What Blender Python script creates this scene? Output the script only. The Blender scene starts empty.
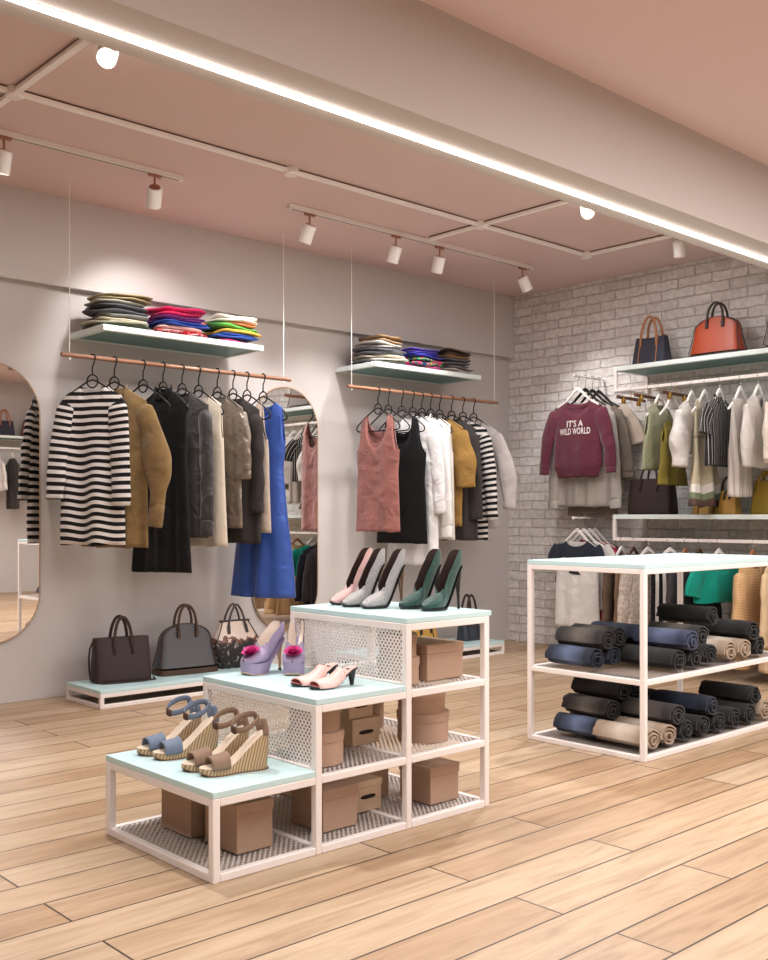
import bpy, math, random
from math import sin, cos, pi, sqrt, radians as R, atan2
from mathutils import Vector, Matrix, noise

sc = bpy.context.scene
col = sc.collection
rnd = random.Random(7)

# ------------------------------------------------------------------ helpers
def lerp(a, b, t): return a + (b - a) * t
def clamp(x, a=0., b=1.): return max(a, min(b, x))
def smooth(x): x = clamp(x); return x * x * (3 - 2 * x)
def interp(tab, x):
    if x <= tab[0][0]: return tab[0][1]
    for (a, p), (b, q) in zip(tab, tab[1:]):
        if x <= b: return lerp(p, q, (x - a) / (b - a))
    return tab[-1][1]
def nz(x, y, z): return noise.noise(Vector((x, y, z)))

def lin(c):
    return tuple((v / 12.92 if v <= .04045 else ((v + .055) / 1.055) ** 2.4) for v in (x / 255 for x in c)) + (1.,)

class MB:
    def __init__(s): s.v, s.f, s.uv = [], [], []
    def add(s, vs, fs, uvs=None):
        n = len(s.v); s.v += [tuple(p) for p in vs]; s.f += [tuple(i + n for i in f) for f in fs]
        s.uv += list(uvs) if uvs else [(p[0], p[2]) for p in vs]
        return s
    def box(s, x0, x1, y0, y1, z0, z1):
        return s.add([(x0,y0,z0),(x1,y0,z0),(x1,y1,z0),(x0,y1,z0),(x0,y0,z1),(x1,y0,z1),(x1,y1,z1),(x0,y1,z1)],
                     [(0,3,2,1),(4,5,6,7),(0,1,5,4),(1,2,6,5),(2,3,7,6),(3,0,4,7)])
    def rings(s, rings, cap0=True, cap1=True, closed=False, uvs=None):
        n = len(rings[0]); vs = [p for r in rings for p in r]; fs = []
        m = len(rings)
        for i in range(m if closed else m - 1):
            a, b = i * n, ((i + 1) % m) * n
            for j in range(n): fs.append((a + j, a + (j + 1) % n, b + (j + 1) % n, b + j))
        if not closed:
            if cap0: fs.append(tuple(reversed(range(n))))
            if cap1: fs.append(tuple(range((m - 1) * n, m * n)))
        return s.add(vs, fs, uvs)
    def tube(s, path, r, n=10, closed=False, flat=1.0):
        P = [Vector(p) for p in path]; m = len(P); rs = []
        prev = None
        for i in range(m):
            if closed: t = P[(i + 1) % m] - P[i - 1]
            else: t = P[min(i + 1, m - 1)] - P[max(i - 1, 0)]
            t.normalize()
            if prev is None:
                a = Vector((0, 1, 0)) if abs(t.y) < .8 else Vector((1, 0, 0))
                u = t.cross(a).normalized()
            else:
                u = (prev - t * prev.dot(t)).normalized()
            prev = u; w = t.cross(u)
            rr = r(i / (m - 1)) if callable(r) else r
            rs.append([tuple(P[i] + u * (cos(2*pi*k/n) * rr) + w * (sin(2*pi*k/n) * rr * flat)) for k in range(n)])
        return s.rings(rs, closed=closed)
    def lathe(s, prof, c=(0,0,0), n=24, sx=1., sy=1., cap0=True, cap1=True):
        return s.rings([[(c[0] + r*sx*cos(2*pi*k/n), c[1] + r*sy*sin(2*pi*k/n), c[2] + z) for k in range(n)] for r, z in prof], cap0, cap1)
    def prism(s, out, y0, y1):
        n = len(out)
        return s.add([(x, y0, z) for x, z in out] + [(x, y1, z) for x, z in out],
            [tuple(range(n)), tuple(reversed(range(n, 2*n)))] + [(i, i + n, (i+1) % n + n, (i+1) % n) for i in range(n)])
    def grid(s, fn, nu, nv, uvfn=None):
        vs, uv = [], []
        for j in range(nv + 1):
            for i in range(nu + 1):
                p = fn(i / nu, j / nv); vs.append(p)
                uv.append(uvfn(i / nu, j / nv) if uvfn else (p[0], p[2]))
        return s.add(vs, [(j*(nu+1)+i, j*(nu+1)+i+1, (j+1)*(nu+1)+i+1, (j+1)*(nu+1)+i) for j in range(nv) for i in range(nu)], uv)
    def perf(s, axis, u0, u1, v0, v1, c, pitch, hole, ratio=.62):
        """sheet with staggered round holes; axis 'z': u=x v=y at z=c; axis 'x': u=y v=z at x=c"""
        nu = max(1, round((u1 - u0) / pitch)); nv = max(1, round((v1 - v0) / (pitch * ratio)))
        pu, pv = (u1 - u0) / nu, (v1 - v0) / nv; r = hole
        mk = (lambda u, v: (u, v, c)) if axis == 'z' else (lambda u, v: (c, u, v))
        for j in range(nv):
            a, b = v0 + j * pv, v0 + (j + 1) * pv; m = (a + b) / 2
            off = pu / 2 if j % 2 else 0
            if off:
                for (p, q) in ((u0, u0 + off), (u1 - off, u1)):
                    s.add([mk(p, a), mk(q, a), mk(q, b), mk(p, b)], [(0,1,2,3)])
            for i in range(nu - (1 if off else 0)):
                p = u0 + off + i * pu; q = p + pu; h = (p + q) / 2
                O = [(q, m), (q, b), (h, b), (p, b), (p, m), (p, a), (h, a), (q, a)]
                H = [(h + r*cos(k*pi/4), m + r*sin(k*pi/4)) for k in range(8)]
                s.add([mk(*x) for x in O + H], [(k, (k+1) % 8, 8 + (k+1) % 8, 8 + k) for k in range(8)])
        return s
    def build(s, name, mat, parent=None, bevel=0, seg=2, sm=True, angle=40, sub=0, solid=0, weld=False, off=0):
        me = bpy.data.meshes.new(name); me.from_pydata(s.v, [], s.f)
        ul = me.uv_layers.new(name='UVMap')
        idx = [0] * len(me.loops); me.loops.foreach_get('vertex_index', idx)
        ul.data.foreach_set('uv', [c for i in idx for c in s.uv[i]])
        if weld:
            import bmesh
            bm = bmesh.new(); bm.from_mesh(me)
            bmesh.ops.remove_doubles(bm, verts=bm.verts, dist=1e-5)
            bmesh.ops.recalc_face_normals(bm, faces=bm.faces)
            bm.to_mesh(me); bm.free()
        if sm:
            me.polygons.foreach_set('use_smooth', [True] * len(me.polygons))
            if angle < 180: me.set_sharp_from_angle(angle=R(angle))
        me.update()
        o = bpy.data.objects.new(name, me); col.objects.link(o)
        if mat: me.materials.append(mat)
        if parent: o.parent = parent
        if solid:
            d = o.modifiers.new('solid', 'SOLIDIFY'); d.thickness = solid; d.offset = off
        if bevel:
            b = o.modifiers.new('bevel', 'BEVEL'); b.width = bevel; b.segments = seg; b.limit_method = 'ANGLE'; b.angle_limit = R(40)
        if sub:
            d = o.modifiers.new('sub', 'SUBSURF'); d.levels = sub; d.render_levels = sub
        return o

def tag(o, label, cat, group=None, kind=None):
    if label: o['label'] = label
    if cat: o['category'] = cat
    if group: o['group'] = group
    if kind: o['kind'] = kind
    return o
def thing(name, label, cat, loc=(0,0,0), rz=0, group=None, rx=0, ry=0):
    o = bpy.data.objects.new(name, None); o.empty_display_size = .1; col.objects.link(o)
    o.location = loc; o.rotation_euler = (rx, ry, rz)
    return tag(o, label, cat, group)
def struct(o):
    o['kind'] = 'structure'; return o
def copy_thing(o, parent=None):
    c = o.copy(); col.objects.link(c)
    if parent: c.parent = parent
    for ch in o.children: copy_thing(ch, c)
    return c

# ------------------------------------------------------------------ materials
def nodes(name):
    m = bpy.data.materials.new(name); m.use_nodes = True
    nt = m.node_tree; return m, nt, nt.nodes['Principled BSDF']
def N(nt, t, **kw):
    n = nt.nodes.new(t)
    for k, v in kw.items():
        if k in n.inputs: n.inputs[k].default_value = v
        else: setattr(n, k, v)
    return n
def mixc(nt, fac, a, b, mode='MIX'):
    n = nt.nodes.new('ShaderNodeMix'); n.data_type = 'RGBA'; n.blend_type = mode
    for i, v in ((0, fac), (6, a), (7, b)):
        if hasattr(v, 'links'): nt.links.new(v, n.inputs[i])
        else: n.inputs[i].default_value = v
    return n.outputs[2]
def math_(nt, op, a, b=None, c=None):
    n = nt.nodes.new('ShaderNodeMath'); n.operation = op
    for i, v in enumerate((a, b, c)):
        if v is None: continue
        if hasattr(v, 'links'): nt.links.new(v, n.inputs[i])
        else: n.inputs[i].default_value = v
    return n.outputs[0]
def dark(c, k): return (c[0]*k, c[1]*k, c[2]*k, 1)

def simple(name, rgb, rough=.5, metal=0., bump=0., bscale=60, var=0., coat=0.):
    m, nt, b = nodes(name); c = lin(rgb)
    b.inputs['Base Color'].default_value = c; b.inputs['Roughness'].default_value = rough; b.inputs['Metallic'].default_value = metal
    b.inputs['Coat Weight'].default_value = coat
    if bump or var:
        tc = N(nt, 'ShaderNodeTexCoord'); no = N(nt, 'ShaderNodeTexNoise', Scale=bscale, Detail=4.); nt.links.new(tc.outputs['Object'], no.inputs['Vector'])
        if bump:
            bp = N(nt, 'ShaderNodeBump', Strength=bump, Distance=.004); nt.links.new(no.outputs[0], bp.inputs['Height']); nt.links.new(bp.outputs[0], b.inputs['Normal'])
        if var: nt.links.new(mixc(nt, no.outputs[0], dark(c, 1 - var), dark(c, 1 + var)), b.inputs['Base Color'])
    return m
def emit(name, rgb, s):
    m, nt, b = nodes(name)
    b.inputs['Base Color'].default_value = lin(rgb); b.inputs['Emission Color'].default_value = lin(rgb); b.inputs['Emission Strength'].default_value = s
    return m

_fab = {}
def fabric(name, rgb, rough=.85, wr=.35, var=.12, vs=7., sheen=.08, stripe=None, alpha=1., metal=0., weave=.12):
    """stripe = (rgb2, period, axis 'u'/'v', share)"""
    key = (name,)
    if key in _fab: return _fab[key]
    m, nt, b = nodes(name); c = lin(rgb)
    tc = N(nt, 'ShaderNodeTexCoord')
    no = N(nt, 'ShaderNodeTexNoise', Scale=vs, Detail=3.); nt.links.new(tc.outputs['Object'], no.inputs['Vector'])
    fine = N(nt, 'ShaderNodeTexNoise', Scale=260., Detail=2.); nt.links.new(tc.outputs['Object'], fine.inputs['Vector'])
    base = mixc(nt, no.outputs[0], dark(c, 1 - var), dark(c, 1 + var))
    if stripe:
        sx = N(nt, 'ShaderNodeSeparateXYZ'); nt.links.new(tc.outputs['UV'], sx.inputs[0])
        q = math_(nt, 'FRACT', math_(nt, 'MULTIPLY', sx.outputs[0 if stripe[2] == 'u' else 1], 1 / stripe[1]))
        base = mixc(nt, math_(nt, 'LESS_THAN', q, stripe[3]), base, lin(stripe[0]))
    nt.links.new(base, b.inputs['Base Color'])
    b.inputs['Roughness'].default_value = rough; b.inputs['Sheen Weight'].default_value = sheen; b.inputs['Specular IOR Level'].default_value = .2 if rough > .5 else .5; b.inputs['Metallic'].default_value = metal
    wv = N(nt, 'ShaderNodeTexNoise', Scale=9., Detail=2., Distortion=.6); nt.links.new(tc.outputs['Object'], wv.inputs['Vector'])
    bp = N(nt, 'ShaderNodeBump', Strength=min(1., wr * 1.2), Distance=.035); nt.links.new(wv.outputs[0], bp.inputs['Height'])
    bf = N(nt, 'ShaderNodeBump', Strength=weave, Distance=.002); nt.links.new(fine.outputs[0], bf.inputs['Height']); nt.links.new(bp.outputs[0], bf.inputs['Normal'])
    nt.links.new(bf.outputs[0], b.inputs['Normal'])
    b.inputs['Alpha'].default_value = alpha
    _fab[key] = m
    return m

def mat_floor():
    m, nt, b = nodes('oak_planks')
    tc = N(nt, 'ShaderNodeTexCoord')
    mp = N(nt, 'ShaderNodeMapping'); mp.inputs['Location'].default_value = (.35, -.012, 0); nt.links.new(tc.outputs['Object'], mp.inputs[0])
    br = N(nt, 'ShaderNodeTexBrick', Scale=1.); br.offset = .37; br.offset_frequency = 2; br.squash = 1
    br.inputs['Color1'].default_value = (0,0,0,1); br.inputs['Color2'].default_value = (1,1,1,1); br.inputs['Mortar'].default_value = (.5,.5,.5,1)
    br.inputs['Mortar Size'].default_value = .0034; br.inputs['Mortar Smooth'].default_value = .1
    br.inputs['Brick Width'].default_value = 1.62; br.inputs['Row Height'].default_value = .1745
    nt.links.new(mp.outputs[0], br.inputs['Vector'])
    rv = N(nt, 'ShaderNodeSeparateColor'); nt.links.new(br.outputs['Color'], rv.inputs[0])
    off = N(nt, 'ShaderNodeCombineXYZ'); nt.links.new(math_(nt, 'MULTIPLY', rv.outputs[0], 37.), off.inputs[0]); nt.links.new(math_(nt, 'MULTIPLY', rv.outputs[0], 11.), off.inputs[2])
    st = N(nt, 'ShaderNodeMapping'); st.inputs['Scale'].default_value = (1.1, 11., 1); nt.links.new(tc.outputs['Object'], st.inputs[0])
    ad = N(nt, 'ShaderNodeVectorMath', operation='ADD'); nt.links.new(st.outputs[0], ad.inputs[0]); nt.links.new(off.outputs[0], ad.inputs[1])
    g = N(nt, 'ShaderNodeTexNoise', Scale=1.6, Detail=6., Roughness=.62, Distortion=1.1); nt.links.new(ad.outputs[0], g.inputs['Vector'])
    cr = N(nt, 'ShaderNodeValToRGB'); e = cr.color_ramp.elements
    e[0].position = .30; e[0].color = lin((162, 137, 110)); e[1].position = .68; e[1].color = lin((199, 177, 150))
    x = e.new(.48); x.color = lin((185, 160, 132))
    nt.links.new(g.outputs[0], cr.inputs[0])
    tint = mixc(nt, rv.outputs[0], lin((226, 212, 198)), (1, 1, 1, 1))
    base = mixc(nt, 1., cr.outputs[0], tint, 'MULTIPLY')
    base = mixc(nt, br.outputs['Fac'], base, lin((58, 40, 30)))
    nt.links.new(base, b.inputs['Base Color']); b.inputs['Roughness'].default_value = .42
    bp = N(nt, 'ShaderNodeBump', Strength=.35, Distance=.002); bp.invert = True; nt.links.new(br.outputs['Fac'], bp.inputs['Height']); nt.links.new(bp.outputs[0], b.inputs['Normal'])
    return m

def mat_brick(u=1):
    m, nt, b = nodes('whitewashed_brick')
    tc = N(nt, 'ShaderNodeTexCoord'); sx = N(nt, 'ShaderNodeSeparateXYZ'); nt.links.new(tc.outputs['Object'], sx.inputs[0])
    cm = N(nt, 'ShaderNodeCombineXYZ'); nt.links.new(sx.outputs[u], cm.inputs[0]); nt.links.new(sx.outputs[2], cm.inputs[1])
    nw = N(nt, 'ShaderNodeTexNoise', Scale=14., Detail=3.); nt.links.new(tc.outputs['Object'], nw.inputs['Vector'])
    sb = N(nt, 'ShaderNodeVectorMath', operation='SUBTRACT'); nt.links.new(nw.outputs['Color'], sb.inputs[0]); sb.inputs[1].default_value = (.5,.5,.5)
    ml = N(nt, 'ShaderNodeVectorMath', operation='SCALE'); nt.links.new(sb.outputs[0], ml.inputs[0]); ml.inputs['Scale'].default_value = .026
    ad = N(nt, 'ShaderNodeVectorMath', operation='ADD'); nt.links.new(cm.outputs[0], ad.inputs[0]); nt.links.new(ml.outputs[0], ad.inputs[1])
    br = N(nt, 'ShaderNodeTexBrick', Scale=1.); br.offset = .5
    br.inputs['Color1'].default_value = (0,0,0,1); br.inputs['Color2'].default_value = (1,1,1,1); br.inputs['Mortar'].default_value = (.5,.5,.5,1)
    br.inputs['Mortar Size'].default_value = .006; br.inputs['Mortar Smooth'].default_value = .75
    br.inputs['Brick Width'].default_value = .285; br.inputs['Row Height'].default_value = .0768
    nt.links.new(ad.outputs[0], br.inputs['Vector'])
    n2 = N(nt, 'ShaderNodeTexNoise', Scale=22., Detail=5., Roughness=.65); nt.links.new(tc.outputs['Object'], n2.inputs['Vector'])
    rv = N(nt, 'ShaderNodeSeparateColor'); nt.links.new(br.outputs['Color'], rv.inputs[0])
    face = mixc(nt, rv.outputs[0], lin((228, 222, 219)), lin((246, 242, 240)))
    cr = N(nt, 'ShaderNodeValToRGB'); e = cr.color_ramp.elements
    e[0].position = .34; e[0].color = (.66,.64,.63,1); e[1].position = .62; e[1].color = (1,1,1,1); nt.links.new(n2.outputs[0], cr.inputs[0])
    face = mixc(nt, .75, face, cr.outputs[0], 'MULTIPLY')
    base = mixc(nt, br.outputs['Fac'], face, lin((222, 216, 212)))
    nt.links.new(base, b.inputs['Base Color']); b.inputs['Roughness'].default_value = .9
    h = math_(nt, 'SUBTRACT', math_(nt, 'MULTIPLY', n2.outputs[0], .35), br.outputs['Fac'])
    bp = N(nt, 'ShaderNodeBump', Strength=1., Distance=.011); nt.links.new(h, bp.inputs['Height']); nt.links.new(bp.outputs[0], b.inputs['Normal'])
    return m

def denim(name, rgb, fade):
    m, nt, b = nodes(name); c = lin(rgb); f = lin(fade)
    tc = N(nt, 'ShaderNodeTexCoord'); sx = N(nt, 'ShaderNodeSeparateXYZ'); nt.links.new(tc.outputs['UV'], sx.inputs[0])
    no = N(nt, 'ShaderNodeTexNoise', Scale=9., Detail=4.); nt.links.new(tc.outputs['Object'], no.inputs['Vector'])
    cr = N(nt, 'ShaderNodeValToRGB'); e = cr.color_ramp.elements
    e[0].position = .12; e[0].color = (0,0,0,1); e[1].position = .9; e[1].color = (0,0,0,1)
    for p, v in ((.34, .75), (.5, 1.), (.62, .6)):
        x = e.new(p); x.color = (v, v, v, 1)
    nt.links.new(math_(nt, 'ADD', sx.outputs[0], math_(nt, 'MULTIPLY', math_(nt, 'SUBTRACT', no.outputs[0], .5), .35)), cr.inputs[0])
    fine = N(nt, 'ShaderNodeTexNoise', Scale=220., Detail=2.); nt.links.new(tc.outputs['Object'], fine.inputs['Vector'])
    base = mixc(nt, cr.outputs[0], c, f)
    base = mixc(nt, math_(nt, 'MULTIPLY', fine.outputs[0], .5), base, dark(c, .6))
    nt.links.new(base, b.inputs['Base Color']); b.inputs['Roughness'].default_value = .92; b.inputs['Sheen Weight'].default_value = .1
    bp = N(nt, 'ShaderNodeBump', Strength=.5, Distance=.01); nt.links.new(no.outputs[0], bp.inputs['Height']); nt.links.new(bp.outputs[0], b.inputs['Normal'])
    return m

def mat_floral():
    m, nt, b = nodes('floral_print')
    tc = N(nt, 'ShaderNodeTexCoord'); sx = N(nt, 'ShaderNodeSeparateXYZ'); nt.links.new(tc.outputs['Object'], sx.inputs[0])
    n1 = N(nt, 'ShaderNodeTexNoise', Scale=22., Detail=5.); nt.links.new(tc.outputs['Object'], n1.inputs['Vector'])
    n2 = N(nt, 'ShaderNodeTexVoronoi', Scale=45.); nt.links.new(tc.outputs['Object'], n2.inputs['Vector'])
    t = math_(nt, 'ADD', sx.outputs[2], math_(nt, 'MULTIPLY', math_(nt, 'SUBTRACT', n1.outputs[0], .5), .14))
    cr = N(nt, 'ShaderNodeValToRGB'); e = cr.color_ramp.elements
    e[0].position = .68; e[0].color = lin((22, 18, 18)); e[1].position = 1.0; e[1].color = lin((190, 178, 168)); nt.links.new(n2.outputs['Distance'], cr.inputs[0])
    low = cr.outputs[0]
    edge = mixc(nt, math_(nt, 'GREATER_THAN', t, .165), low, lin((112, 72, 58)))
    base = mixc(nt, math_(nt, 'GREATER_THAN', t, .19), edge, lin((226, 208, 196)))
    nt.links.new(base, b.inputs['Base Color']); b.inputs['Roughness'].default_value = .5
    return m

def mat_wood(name, a, c, rough=.4):
    m, nt, b = nodes(name)
    tc = N(nt, 'ShaderNodeTexCoord'); mp = N(nt, 'ShaderNodeMapping'); mp.inputs['Scale'].default_value = (3, 40, 40); nt.links.new(tc.outputs['Object'], mp.inputs[0])
    g = N(nt, 'ShaderNodeTexNoise', Scale=2., Detail=5.); nt.links.new(mp.outputs[0], g.inputs['Vector'])
    nt.links.new(mixc(nt, g.outputs[0], lin(a), lin(c)), b.inputs['Base Color']); b.inputs['Roughness'].default_value = rough
    return m
def mat_wedge():
    m, nt, b = nodes('woven_raffia')
    tc = N(nt, 'ShaderNodeTexCoord'); sx = N(nt, 'ShaderNodeSeparateXYZ'); nt.links.new(tc.outputs['Object'], sx.inputs[0])
    q = math_(nt, 'FRACT', math_(nt, 'MULTIPLY', math_(nt, 'ADD', sx.outputs[0], math_(nt, 'MULTIPLY', sx.outputs[2], .25)), 95.))
    no = N(nt, 'ShaderNodeTexNoise', Scale=60., Detail=2.); nt.links.new(tc.outputs['Object'], no.inputs['Vector'])
    base = mixc(nt, math_(nt, 'LESS_THAN', q, .42), lin((206, 180, 144)), lin((142, 108, 78)))
    base = mixc(nt, math_(nt, 'MULTIPLY', no.outputs[0], .5), base, lin((170, 136, 98)))
    nt.links.new(base, b.inputs['Base Color']); b.inputs['Roughness'].default_value = .8
    bp = N(nt, 'ShaderNodeBump', Strength=.6, Distance=.002); nt.links.new(q, bp.inputs['Height']); nt.links.new(bp.outputs[0], b.inputs['Normal'])
    return m
def mat_checker(name, a, c, s):
    m, nt, b = nodes(name)
    tc = N(nt, 'ShaderNodeTexCoord'); v = N(nt, 'ShaderNodeTexVoronoi', Scale=s); nt.links.new(tc.outputs['Object'], v.inputs['Vector'])
    nt.links.new(mixc(nt, v.outputs['Distance'], lin(a), lin(c)), b.inputs['Base Color']); b.inputs['Roughness'].default_value = .55
    b.inputs['Sheen Weight'].default_value = .3
    return m
def mat_patch(name, cols, s):
    m, nt, b = nodes(name)
    tc = N(nt, 'ShaderNodeTexCoord'); v = N(nt, 'ShaderNodeTexNoise', Scale=s, Detail=1., Distortion=1.2); nt.links.new(tc.outputs['Object'], v.inputs['Vector'])
    cr = N(nt, 'ShaderNodeValToRGB'); cr.color_ramp.interpolation = 'CONSTANT'; e = cr.color_ramp.elements
    k = len(cols); e[0].position = 0; e[0].color = lin(cols[0]); e[1].position = .36; e[1].color = lin(cols[1])
    for i, cc in enumerate(cols[2:]):
        x = e.new(.36 + .3 * (i + 1) / max(1, k - 1)); x.color = lin(cc)
    nt.links.new(v.outputs[0], cr.inputs[0]); nt.links.new(cr.outputs[0], b.inputs['Base Color']); b.inputs['Roughness'].default_value = .85
    return m
def mat_dress_bands():
    m, nt, b = nodes('banded_linen')
    tc = N(nt, 'ShaderNodeTexCoord'); sx = N(nt, 'ShaderNodeSeparateXYZ'); nt.links.new(tc.outputs['UV'], sx.inputs[0])
    z = sx.outputs[1]
    base = mixc(nt, math_(nt, 'LESS_THAN', z, -.725), lin((205, 194, 168)), lin((240, 236, 230)))
    base = mixc(nt, math_(nt, 'LESS_THAN', z, -.785), base, lin((128, 142, 112)))
    base = mixc(nt, math_(nt, 'LESS_THAN', z, -.83), base, lin((96, 72, 68)))
    nt.links.new(base, b.inputs['Base Color']); b.inputs['Roughness'].default_value = .85
    return m

WALL = simple('grey_plaster', (204, 198, 195), .85, bump=.05, bscale=120)
PINK = simple('pink_plaster', (223, 197, 193), .8)
BEAM = simple('beam_plaster', (194, 184, 178), .85)
WHITE = simple('white_powder_coat', (240, 232, 228), .45)
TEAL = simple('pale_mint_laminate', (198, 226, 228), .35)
TEAL_SHADE = simple('mint_laminate_shaded', (112, 152, 146), .5)  # the mint darkened, underside shade of the shelves put into the colour
COPPER = simple('copper', (176, 126, 102), .35, metal=.8)
RODW = mat_wood('copper_wood', (122, 82, 60), (184, 138, 110), .32)
BLACK = simple('black_wire', (18, 17, 18), .4)
WHITEP = simple('white_hanger_lacquer', (244, 240, 236), .4)
CHROME = simple('chrome', (190, 190, 190), .2, metal=1.)
GOLD = simple('gold_clip', (200, 160, 80), .3, metal=1.)
WALNUT = mat_wood('walnut', (70, 42, 30), (104, 66, 46))
SHELFW = simple('mint_white_edge', (228, 239, 237), .45)
MIRROR = simple('mirror_glass', (242, 240, 238), .01, metal=1.)
KRAFT = simple('kraft_card', (178, 147, 125), .8, var=.04, bscale=25)
KRAFTL = simple('pale_kraft_card', (206, 178, 150), .8, var=.04, bscale=25)
DARK = simple('dark_slot', (30, 22, 20), .9)
BRICK = mat_brick(1)
BRICKX = mat_brick(0)
FLOOR = mat_floor()
SP = [22, 34, 45, 45, 45, 34, 165, 150, 14]
AP = [70, 140, 48, 24, 90, 65]
EXPO = 0.17
# ------------------------------------------------------------------ room shell
ZC, WY, BX, LY, FY, LX = 3.028, 5.965, 6.993, 5.905, -2.7, -3.5
struct(MB().box(LX, BX + .2, FY, WY + .2, -.1, 0).build('floor', FLOOR, sm=False))
struct(MB().box(LX, BX + .2, FY, WY + .2, ZC, ZC + .1).build('ceiling', PINK, sm=False))
struct(MB().box(LX, BX, WY, WY + .2, 0, ZC).build('wall_back', WALL, sm=False))
struct(MB().box(LX, BX, LY, WY, 2.49, ZC).build('trim_1', WALL, sm=False))
struct(MB().box(BX, BX + .2, FY, WY + .2, 0, ZC).build('wall_right', BRICK, sm=False))
struct(MB().box(LX, BX, FY - .2, FY, 0, ZC).build('wall_front', WALL, sm=False))
struct(MB().box(LX - .2, LX, FY - .2, WY + .2, 0, ZC).build('wall_left', WALL, sm=False))
struct(MB().box(LX, BX, 2.742, 3.03, 2.6, ZC).build('trim_2', BEAM, sm=False))

# ------------------------------------------------------------------ ceiling fixtures
led = thing('light_strip', 'long glowing white light strip running under the dropped ceiling beam', 'light strip', (1.5, 2.912, 2.6))
MB().prism([(.0055*cos(pi*i/8), -.0015 - .016*sin(pi*i/8)) for i in range(9)], -5, 5.45).build('diffuser', emit('led_glow', (255, 251, 246), 12), led, sm=False).rotation_euler = (0, 0, R(-90))
MB().box(-5, 5.45, -.008, .008, -.002, -.0002).build('channel', WHITE, led, sm=False)

cd = thing('ceiling_conduit', 'white surface conduit grid with round junction boxes on pink ceiling', 'conduit', (1.92, 4.546, ZC))
CWHITE = simple('conduit_white', (252, 247, 244), .5)
CSHADE = simple('conduit_shade_gap', (96, 70, 62), .8)  # dark brown strip painting the shadow line between conduit and ceiling
def bar(name, x0, x1, y0, y1, z0, z1, m, par, bev=.003): return MB().box(x0, x1, y0, y1, z0, z1).build(name, m, par, bevel=bev)
X1, X2, X3 = 0, 3.129, 4.276
def cduct(x0, x1, y0, y1, ax):
    bar('conduit', x0, x1, y0, y1, -.028, -.009, CWHITE, cd)
    i, j = (0, .006) if ax == 'x' else (.006, 0)
    bar('conduit_shade_gap', x0 + i, x1 - i, y0 + j, y1 - j, -.009, -.0005, CSHADE, cd, .001)
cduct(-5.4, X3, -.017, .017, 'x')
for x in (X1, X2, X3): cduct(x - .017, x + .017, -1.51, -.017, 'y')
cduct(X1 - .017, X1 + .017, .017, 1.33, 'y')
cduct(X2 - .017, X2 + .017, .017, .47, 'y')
for x in (X1, 1.567, X2, X3):
    MB().lathe([(.042, -.001), (.042, -.036), (.036, -.042)], (x, 0, 0), 20).build('junction_box', WHITE, cd)

LENS = emit('lamp_lens', (255, 248, 238), 14)
def spot_light(name, par, loc, aim, power, size=R(60), blend=.6, rad=.05, colr=(1, .97, .95)):
    l = bpy.data.lights.new(name, 'SPOT'); l.energy = power; l.spot_size = size; l.spot_blend = blend; l.shadow_soft_size = rad; l.color = colr
    o = bpy.data.objects.new(name, l); col.objects.link(o)
    o.location = loc; o.rotation_euler = (Vector(aim) - Vector(loc)).to_track_quat('-Z', 'Y').to_euler()
    return o
def track(x0, x1, y, label):
    t = thing('lighting_track', label, 'lighting track', ((x0 + x1) / 2, y, ZC)); h = (x1 - x0) / 2
    MB().box(-h, h, -.017, .017, -.03, -.0005).build('rail', WHITE, t, bevel=.002)
    MB().box(-h + .02, h - .02, -.006, .006, -.0312, -.029).build('slot', simple('track_slot', (120, 104, 98), .6) if 'track_slot' not in bpy.data.materials else bpy.data.materials['track_slot'], t, sm=False)
    for s in (-1, 1): MB().box(s*h - .006, s*h + .006, -.018, .018, -.031, -.0005).build('end_cap', WHITE, t, bevel=.002)
track(.9, 3.115, 5.075, 'white ceiling lighting track near the left mirror, two spotlights in view')
track(3.875, 6.227, 5.075, 'white ceiling lighting track carrying four copper-necked spotlights')

def spotlight(x, y, aim, label, power, group=None, on_ceiling=False, lens=True, size=R(60), head=None):
    t = thing('ceiling_spotlight' if on_ceiling else 'track_spotlight', label, 'spotlight', (x, y, ZC if on_ceiling else ZC - .031), group=group)
    if on_ceiling:
        MB().lathe([(.04, -.0005), (.04, -.012)], n=20).build('mount', WHITE, t)
        MB().tube([(0, 0, -.012), (0, 0, -.034)], .007).build('stem', WHITE, t); top = -.034
    else:
        MB().box(-.038, .038, -.011, .011, -.014, 0).build('adapter', COPPER, t, bevel=.002)
        MB().tube([(0, 0, -.016), (0, 0, -.08)], .006).build('stem', COPPER, t); top = -.08
    d = (Vector(aim) - Vector((x, y, ZC - .15))).normalized()
    q = (d if not head else Vector(head).normalized()).to_track_quat('-Z', 'Y')
    h = thing('lamp_head', None, None, (0, 0, top)); h.parent = t; h.rotation_euler = q.to_euler()
    b = MB().lathe([(.030, .010), (.040, .004), (.042, 0), (.042, -.102), (.039, -.104), (.036, -.092)], n=28, cap1=False).build('lamp_body', WHITEP, t)
    b.location = (0, 0, top); b.rotation_euler = q.to_euler()
    c = MB().lathe([(.0, .014), (.031, .014), (.031, .006)], n=24, cap0=False, cap1=False).build('rear_cap', COPPER if not on_ceiling else WHITEP, b)
    k = MB().lathe([(.0, -.093), (.022, -.093)], n=24, cap0=False, cap1=False).build('lens', LENS if lens else simple('dim_lens', (210, 205, 200), .3), b)
    bpy.data.objects.remove(h)
    if power:
        p0 = Vector((x, y, (ZC if on_ceiling else ZC - .031) + top)) + (d if not head else Vector(head).normalized()) * .12
        spot_light('spot_lamp', None, p0, aim, power, size)
spotlight(2.09, 5.075, (2.0, 5.6, 0.9), 'white track spotlight cut by the left picture edge, copper neck', SP[0], size=R(75))
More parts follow.
